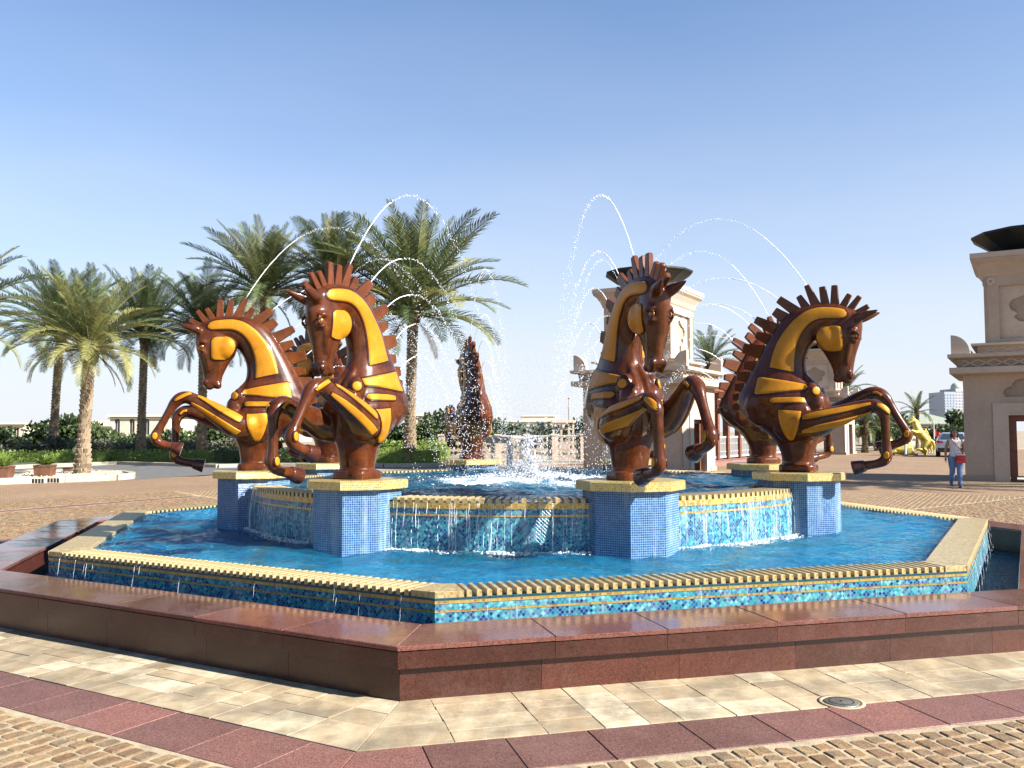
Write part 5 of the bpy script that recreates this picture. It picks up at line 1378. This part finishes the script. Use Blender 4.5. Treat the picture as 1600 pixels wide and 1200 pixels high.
# ------------------------------------------------------------------ golden horse statues
M['goldhorse'] = simple('yellow_gold_paint', (.62,.50,.09), .38, .25, .25, 2, .1, 20)
def gold_horse(name, chains, balls, loc, rz, label, scale=1.0, voxel=.03):
    mb = MB()
    for c in chains: limb(mb, c, 12, 4)
    for c, r in balls: mb.ball(c, r, 12, 8)
    o = link(name, remeshed(mb, 'body', voxel, M['goldhorse'], 3), None, loc, (0, 0, rz), (scale,)*3)
    tag(o, label, 'horse statue', 'golden horse statues by the road'); o.data.name = 'golden_horse'
    return o
def hdl(x, y, z, dx, dz, s=1):                     # head chain: poll at x,y,z towards muzzle
    return [(x, y, z, .13*s), (x+dx*.35, y, z+dz*.35, .14*s), (x+dx*.7, y, z+dz*.7, .10*s), (x+dx, y, z+dz, .085*s)]
rear = [[(-.45,0,.95,.26), (-.30,0,1.15,.32), (-.05,0,1.42,.31), (.18,0,1.72,.30), (.30,0,1.95,.24), (.38,0,2.2,.17), (.42,0,2.42,.13), (.48,0,2.52,.10)],
        hdl(.46, 0, 2.50, .42, -.26), [(.46,.06,2.52,.05), (.46,.08,2.66,.035), (.47,.09,2.74,.01)], [(.46,-.06,2.52,.05), (.46,-.08,2.66,.035), (.47,-.09,2.74,.01)],
        [(.34,0,2.45,.07), (.20,0,2.30,.10), (.08,0,2.02,.10), (.0,0,1.80,.05)],
        [(.20,.17,1.62,.14), (.52,.2,1.60,.11), (.80,.2,1.72,.075), (.92,.2,1.50,.06), (.90,.2,1.28,.05), (.84,.2,1.20,.07)],
        [(.20,-.17,1.55,.14), (.50,-.2,1.45,.11), (.74,-.2,1.40,.075), (.80,-.2,1.16,.06), (.72,-.2,.98,.05), (.66,-.2,.92,.07)],
        [(-.40,.17,1.0,.25), (-.18,.2,.72,.17), (-.05,.2,.52,.10), (-.30,.2,.32,.075), (-.26,.2,.10,.06), (-.16,.2,.03,.085)],
        [(-.40,-.17,1.0,.25), (-.30,-.2,.70,.17), (-.22,-.2,.50,.10), (-.48,-.2,.30,.075), (-.46,-.2,.10,.06), (-.36,-.2,.03,.085)],
        [(-.62,0,1.05,.06), (-.85,0,.98,.09), (-.98,0,.7,.10), (-1.02,0,.35,.05)]]
lie = [[(-.75,0,.36,.30), (-.4,0,.40,.36), (.0,0,.40,.34), (.35,0,.48,.32), (.55,0,.72,.24), (.66,0,.95,.17), (.74,0,1.08,.13)],
       hdl(.74, 0, 1.08, .40, -.20), [(.72,.06,1.1,.05), (.72,.07,1.22,.03), (.73,.08,1.28,.01)], [(.72,-.06,1.1,.05), (.72,-.07,1.22,.03), (.73,-.08,1.28,.01)],
       [(.64,0,1.1,.07), (.50,0,.96,.09), (.36,0,.78,.06)],
       [(.35,.2,.30,.15), (.70,.24,.20,.10), (1.05,.24,.14,.07), (1.25,.24,.08,.08)], [(.35,-.2,.30,.15), (.62,-.24,.18,.10), (.45,-.26,.10,.07), (.25,-.26,.08,.08)],
       [(-.70,.25,.32,.24), (-.35,.34,.20,.13), (-.65,.38,.12,.08), (-1.0,.38,.08,.08)], [(-.70,-.25,.32,.24), (-.40,-.34,.20,.13), (-.60,-.38,.12,.08), (-.25,-.38,.08,.08)],
       [(-1.0,0,.40,.07), (-1.25,0,.40,.10), (-1.45,0,.25,.11), (-1.62,0,.10,.05)]]
gold_horse('golden_horse', rear, [], on(1437, 59), radians(188), 'golden horse statue rearing up, before the small thin palm', .95)
gold_horse('golden_horse', lie, [], on(1404, 58), radians(172), 'golden horse statue lying down beside the rearing one', 1.0)
gold_horse('golden_horse', rear, [], on(1449, 63), radians(215), 'smaller golden horse statue rearing between the other golden horses and the car', .66)
# slim pale statue figures / flag by the golden horses
fg = empty('flag_pole', on(1458, 62.5), 0, 'white pole with a small red and white flag beside the car', 'flag')
MB().tube([(0,0,0),(0,0,2.2)], .035, 6).build('pole', M['white'], fg)
M['red'] = simple('red_cloth', (.48,.02,.03), .6, 0, .2, 8, .1); 
m = MB()
for i in range(8): m.add([(i*.09, .05*sin(i*1.1), 1.25-.03*i), ((i+1)*.09, .05*sin((i+1)*1.1), 1.25-.03*(i+1)), ((i+1)*.09, .05*sin((i+1)*1.1)+.02, 1.75-.06*(i+1)), (i*.09, .05*sin(i*1.1)+.02, 1.75-.06*i)], [(0,1,2,3)])
m.build('flag', M['red'], fg)
fp = empty('white_post', on(1413, 57), 0, 'slim pale post standing behind the reclining golden horse', 'post')
MB().lathe([(.14, 0), (.12, .1), (.07, .2), (.06, 1.3), (.10, 1.4), (.05, 1.6), (.02, 1.8)], 10).build('shaft', M['white'], fp, True)

# ------------------------------------------------------------------ parked car, rear towards us
M['paint'] = simple('silver_paint', (.58,.60,.62), .25, .5, .04, 1, 0, coat=1); M['tyre'] = simple('tyre_rubber', (.02,.02,.02), .8, 0, .2, 10, .2)
M['tail'] = simple('tail_light', (.45,.012,.012), .15, 0, .1, 10, 0, coat=1); M['trim'] = simple('black_trim', (.03,.03,.032), .5, 0, .1, 10, 0)
car = empty('parked_car', on(1487, 54)+V((0, 0, .004)), radians(-27), 'silver car parked facing away beside the shaded pavilion tower', 'car')
def car_ring(y, z0, z1, hw, tw, zs):
    pts = [(-hw*.92, z0), (hw*.92, z0), (hw, z0+.18), (hw, zs), (hw*.97, zs+.05), (tw, z1-.06), (tw*.86, z1), (-tw*.86, z1), (-tw, z1-.06), (-hw*.97, zs+.05), (-hw, zs), (-hw, z0+.18)]
    return [V((x, y, z)) for x, z in pts]
st = [(-.02, .42, .80, .80, .70, .60), (.04, .34, .95, .90, .80, .80), (.22, .30, 1.02, .93, .86, .92), (.75, .28, 1.45, .94, .66, .97), (1.2, .26, 1.50, .94, .66, .97), (2.3, .26, 1.50, .94, .66, .96), (2.8, .26, 1.36, .94, .68, .95), (3.3, .26, 1.04, .94, .82, .93), (4.2, .28, .90, .92, .80, .82), (4.55, .34, .74, .86, .74, .66)]
o = MB().rings([car_ring(*s) for s in st]).build('body', M['paint'], car); smooth_angle(o, 35)
o = MB().add([(-.66, .30, 1.09), (.66, .30, 1.09), (.56, .70, 1.40), (-.56, .70, 1.40)], [(0,1,2,3)]).build('rear_window', M['glass'], car)
o.location = (0, -.025, .012)
for s in (-1, 1):
    MB().add([(s*.955, .8, 1.03), (s*.955, 2.9, 1.01), (s*.72, 2.5, 1.42), (s*.72, .95, 1.42)], [(0,1,2,3)]).build('side_window', M['glass'], car)
    MB().add([(s*.52, -.03, .86), (s*.88, .02, .84), (s*.94, .20, .88), (s*.93, .24, .99), (s*.80, .10, 1.0), (s*.55, .03, .97)], [(0,1,2,3,4,5)]).build('tail_light', M['tail'], car)
    for y in (.85, 3.55):
        w = MB().rings([[V((s*x, y+r*cos(2*pi*k/20), .33+r*sin(2*pi*k/20))) for k in range(20)] for r, x in ((.20, .80), (.32, .78), (.33, .84), (.33, .93), (.31, .965), (.21, .962))]).build('wheel', M['tyre'], car, True)
        MB().rings([[V((s*x, y+r*cos(2*pi*k/14), .33+r*sin(2*pi*k/14))) for k in range(14)] for r, x in ((.20, .963), (.19, .97), (.05, .955))]).build('rim', M['steel'], w, True)
MB().box((-.84, -.06, .34), (.84, .02, .56)).build('bumper', M['trim'], car); MB().box((-.26, -.035, .70), (.26, .0, .82)).build('number_plate', M['white'], car)
for s in (-1, 1): MB().ball((s*1.03, 2.75, 1.02), (.10, .06, .08), 10, 6).build('mirror', M['paint'], car, True)

# ------------------------------------------------------------------ woman walking towards us (faces local -Y, her left +X)
M['skin'] = simple('skin', (.36,.19,.12), .5, 0, .1, 5, 0); M['hair'] = simple('dark_hair', (.018,.012,.010), .45, 0, .3, 20, .3)
M['top'] = simple('white_top', (.72,.71,.70), .8, 0, .08, 6, .15); M['jeans'] = simple('blue_jeans', (.14,.25,.46), .8, 0, .3, 7, .2, 60); M['shoe'] = simple('grey_shoe', (.10,.12,.16), .6)
wp = at(1494, 761.5); wm = empty('person', (wp.x, wp.y, .012), atan2(-wp.x, wp.y)*.55, 'woman in a white sleeveless top and blue jeans with a red shoulder bag, walking', 'person')
b = MB()
b.ball((0, -.015, 1.525), (.072, .088, .108), 14, 10); b.ball((0, -.045, 1.475), (.056, .062, .06), 12, 8)
limb(b, [(0, .0, 1.46, .052), (0, .005, 1.39, .05), (0, .01, 1.33, .07)], 12)
limb(b, [(0, .01, 1.345, .06), (0, .01, 1.28, .14), (0, .0, 1.15, .135), (0, .0, 1.02, .12), (0, .0, .90, .145), (0, .01, .82, .13)], 16)
for s in (-1, 1): b.ball((s*.075, 0, 1.25), (.09, .09, .10), 10, 8); b.ball((s*.07, .01, .86), (.10, .11, .11), 10, 8); b.ball((s*.072, -.005, 1.52), (.012, .02, .03), 8, 6)
b.ball((0, -.105, 1.50), (.014, .02, .024), 8, 6); b.ball((0, -.096, 1.455), (.022, .01, .010), 8, 6)
LEGS = {-1: [(-.085, .0, .84, .105), (-.09, -.02, .64, .085), (-.085, .0, .47, .062), (-.085, .07, .28, .058), (-.085, .15, .11, .04)], 1: [(.085, .0, .84, .105), (.085, -.08, .64, .085), (.075, -.13, .47, .062), (.07, -.16, .28, .058), (.065, -.17, .09, .04)]}
ARMS = {-1: [(-.15, .0, 1.315, .055), (-.195, .0, 1.22, .050), (-.235, .03, 1.06, .040), (-.245, .01, .95, .036), (-.255, -.02, .83, .026)], 1: [(.15, .0, 1.315, .055), (.195, .01, 1.22, .050), (.235, .04, 1.07, .040), (.20, -.06, .98, .036), (.145, -.15, .93, .026)]}
for s in (-1, 1): limb(b, LEGS[s], 12); limb(b, ARMS[s], 12)
# hands: palm and five fingers
def hand(w, d, side, up):
    w, d, side, up = V(w), V(d).normalized(), V(side).normalized(), V(up).normalized()
    limb(b, [tuple(w)+(.024,), tuple(w+d*.045)+(.031,), tuple(w+d*.085)+(.030,)], 10)
    for i, ln in enumerate((.068, .078, .072, .055)):
        a = w+d*.085+side*(-.024+.016*i); limb(b, [tuple(a)+(.0095,), tuple(a+d*ln*.55+up*.006)+(.009,), tuple(a+d*ln*.9+up*.03)+(.007,)], 6)
    a = w+d*.03-side*.024; limb(b, [tuple(a)+(.011,), tuple(a-side*.025+d*.03)+(.010,), tuple(a-side*.028+d*.06+up*.01)+(.008,)], 6)
hand((-.255, -.02, .83), (-.05, -.15, -1), (0, 1, 0), (.9, -.2, .1)); hand((.145, -.15, .93), (-.8, -.5, .0), (0, .2, -1), (.3, -.8, .3))
link('body', remeshed(b, 'person_body', .009, M['skin'], 2), wm)
t = MB(); limb(t, [(0, .01, 1.335, .10), (0, .012, 1.28, .152), (0, .0, 1.15, .15), (0, .0, 1.02, .136), (0, .0, .92, .156), (0, .0, .86, .16)], 20)
for s in (-1, 1): t.ball((s*.078, -.005, 1.24), (.098, .10, .11), 12, 8); limb(t, [(s*.075, -.06, 1.30, .03), (s*.085, .0, 1.365, .03), (s*.075, .07, 1.30, .03)], 8)
link('top', remeshed(t, 'top', .010, M['top'], 2), wm)
j = MB(); limb(j, [(0, .0, .93, .148), (0, .01, .85, .15)], 16)
for s in (-1, 1): limb(j, [(p[0], p[1], p[2], p[3]+.014) for p in LEGS[s][:-1]]+[(LEGS[s][-1][0], LEGS[s][-1][1], LEGS[s][-1][2]+.0, .055)], 12); j.ball((s*.07, .01, .86), (.113, .122, .12), 12, 8)
link('jeans', remeshed(j, 'jeans', .010, M['jeans'], 2), wm)
h = MB(); h.ball((0, .02, 1.555), (.085, .092, .095), 14, 8); h.ball((0, .06, 1.49), (.08, .06, .10), 12, 8); limb(h, [(-.075, .02, 1.56, .03), (-.085, .03, 1.47, .035), (-.075, .05, 1.40, .025)], 8); limb(h, [(.075, .02, 1.56, .03), (.085, .03, 1.47, .035), (.075, .05, 1.40, .025)], 8)
link('hair', remeshed(h, 'hair', .010, M['hair'], 2), wm)
for s in (-1, 1): MB().ball((s*.028, -.094, 1.532), (.012, .006, .007), 8, 6).build('eye', M['hair'], wm); MB().ball((s*.028, -.093, 1.552), (.02, .006, .005), 8, 6).build('eyebrow', M['hair'], wm)
MB().ball((0, -.103, 1.453), (.022, .006, .008), 8, 6).build('mouth', M['red'], wm)
for (x, y, z, ry) in ((-.085, .115, .06, .35), (.065, -.21, .035, -.1)):
    s_ = MB(); limb(s_, [(x, y+.06, z+.02, .045), (x, y, z+.01, .043), (x, y-.09, z-.002, .042), (x, y-.15, z-.01, .03)], 10); s_.box((x-.042, y-.17, z-.04), (x+.042, y+.10, z-.02)); s_.build('shoe', M['shoe'], wm, True)
bagm = empty('shoulder_bag', (wp.x, wp.y, .012), wm.rotation_euler[2], 'red shoulder bag with a long strap worn by the walking woman', 'bag')
m = MB(); m.rings([[V((.10+x, -.20+y, z)) for x, y in ((-.12*s, -.045*s), (.12*s, -.045*s), (.12*s, .045*s), (-.12*s, .045*s))] for s, z in ((.92, .68), (1.0, .72), (.95, .86), (.88, .90))]); m.build('bag_body', M['red'], bagm)
m = MB(); m.box((-.02+.01, -.262, .80), (.215, -.248, .90)); m.build('bag_flap', M['red'], bagm)
MB().tube([(.20, -.17, .88), (.10, -.19, 1.05), (0, -.175, 1.18), (-.09, -.12, 1.32), (-.11, -.02, 1.385), (-.09, .10, 1.33), (.05, .17, 1.1), (.18, .10, .92), (.20, -.12, .88)], .011, 6).build('bag_strap', M['red'], bagm)
m = MB(); m.box((-.02, -.30, .90), (.20, -.16, .925)); pp = m.build('papers', M['white'], None, loc=(wp.x, wp.y, .012), rot=(0, 0, wm.rotation_euler[2])); tag(pp, 'folded white papers held in the walking woman\'s hand', 'papers')
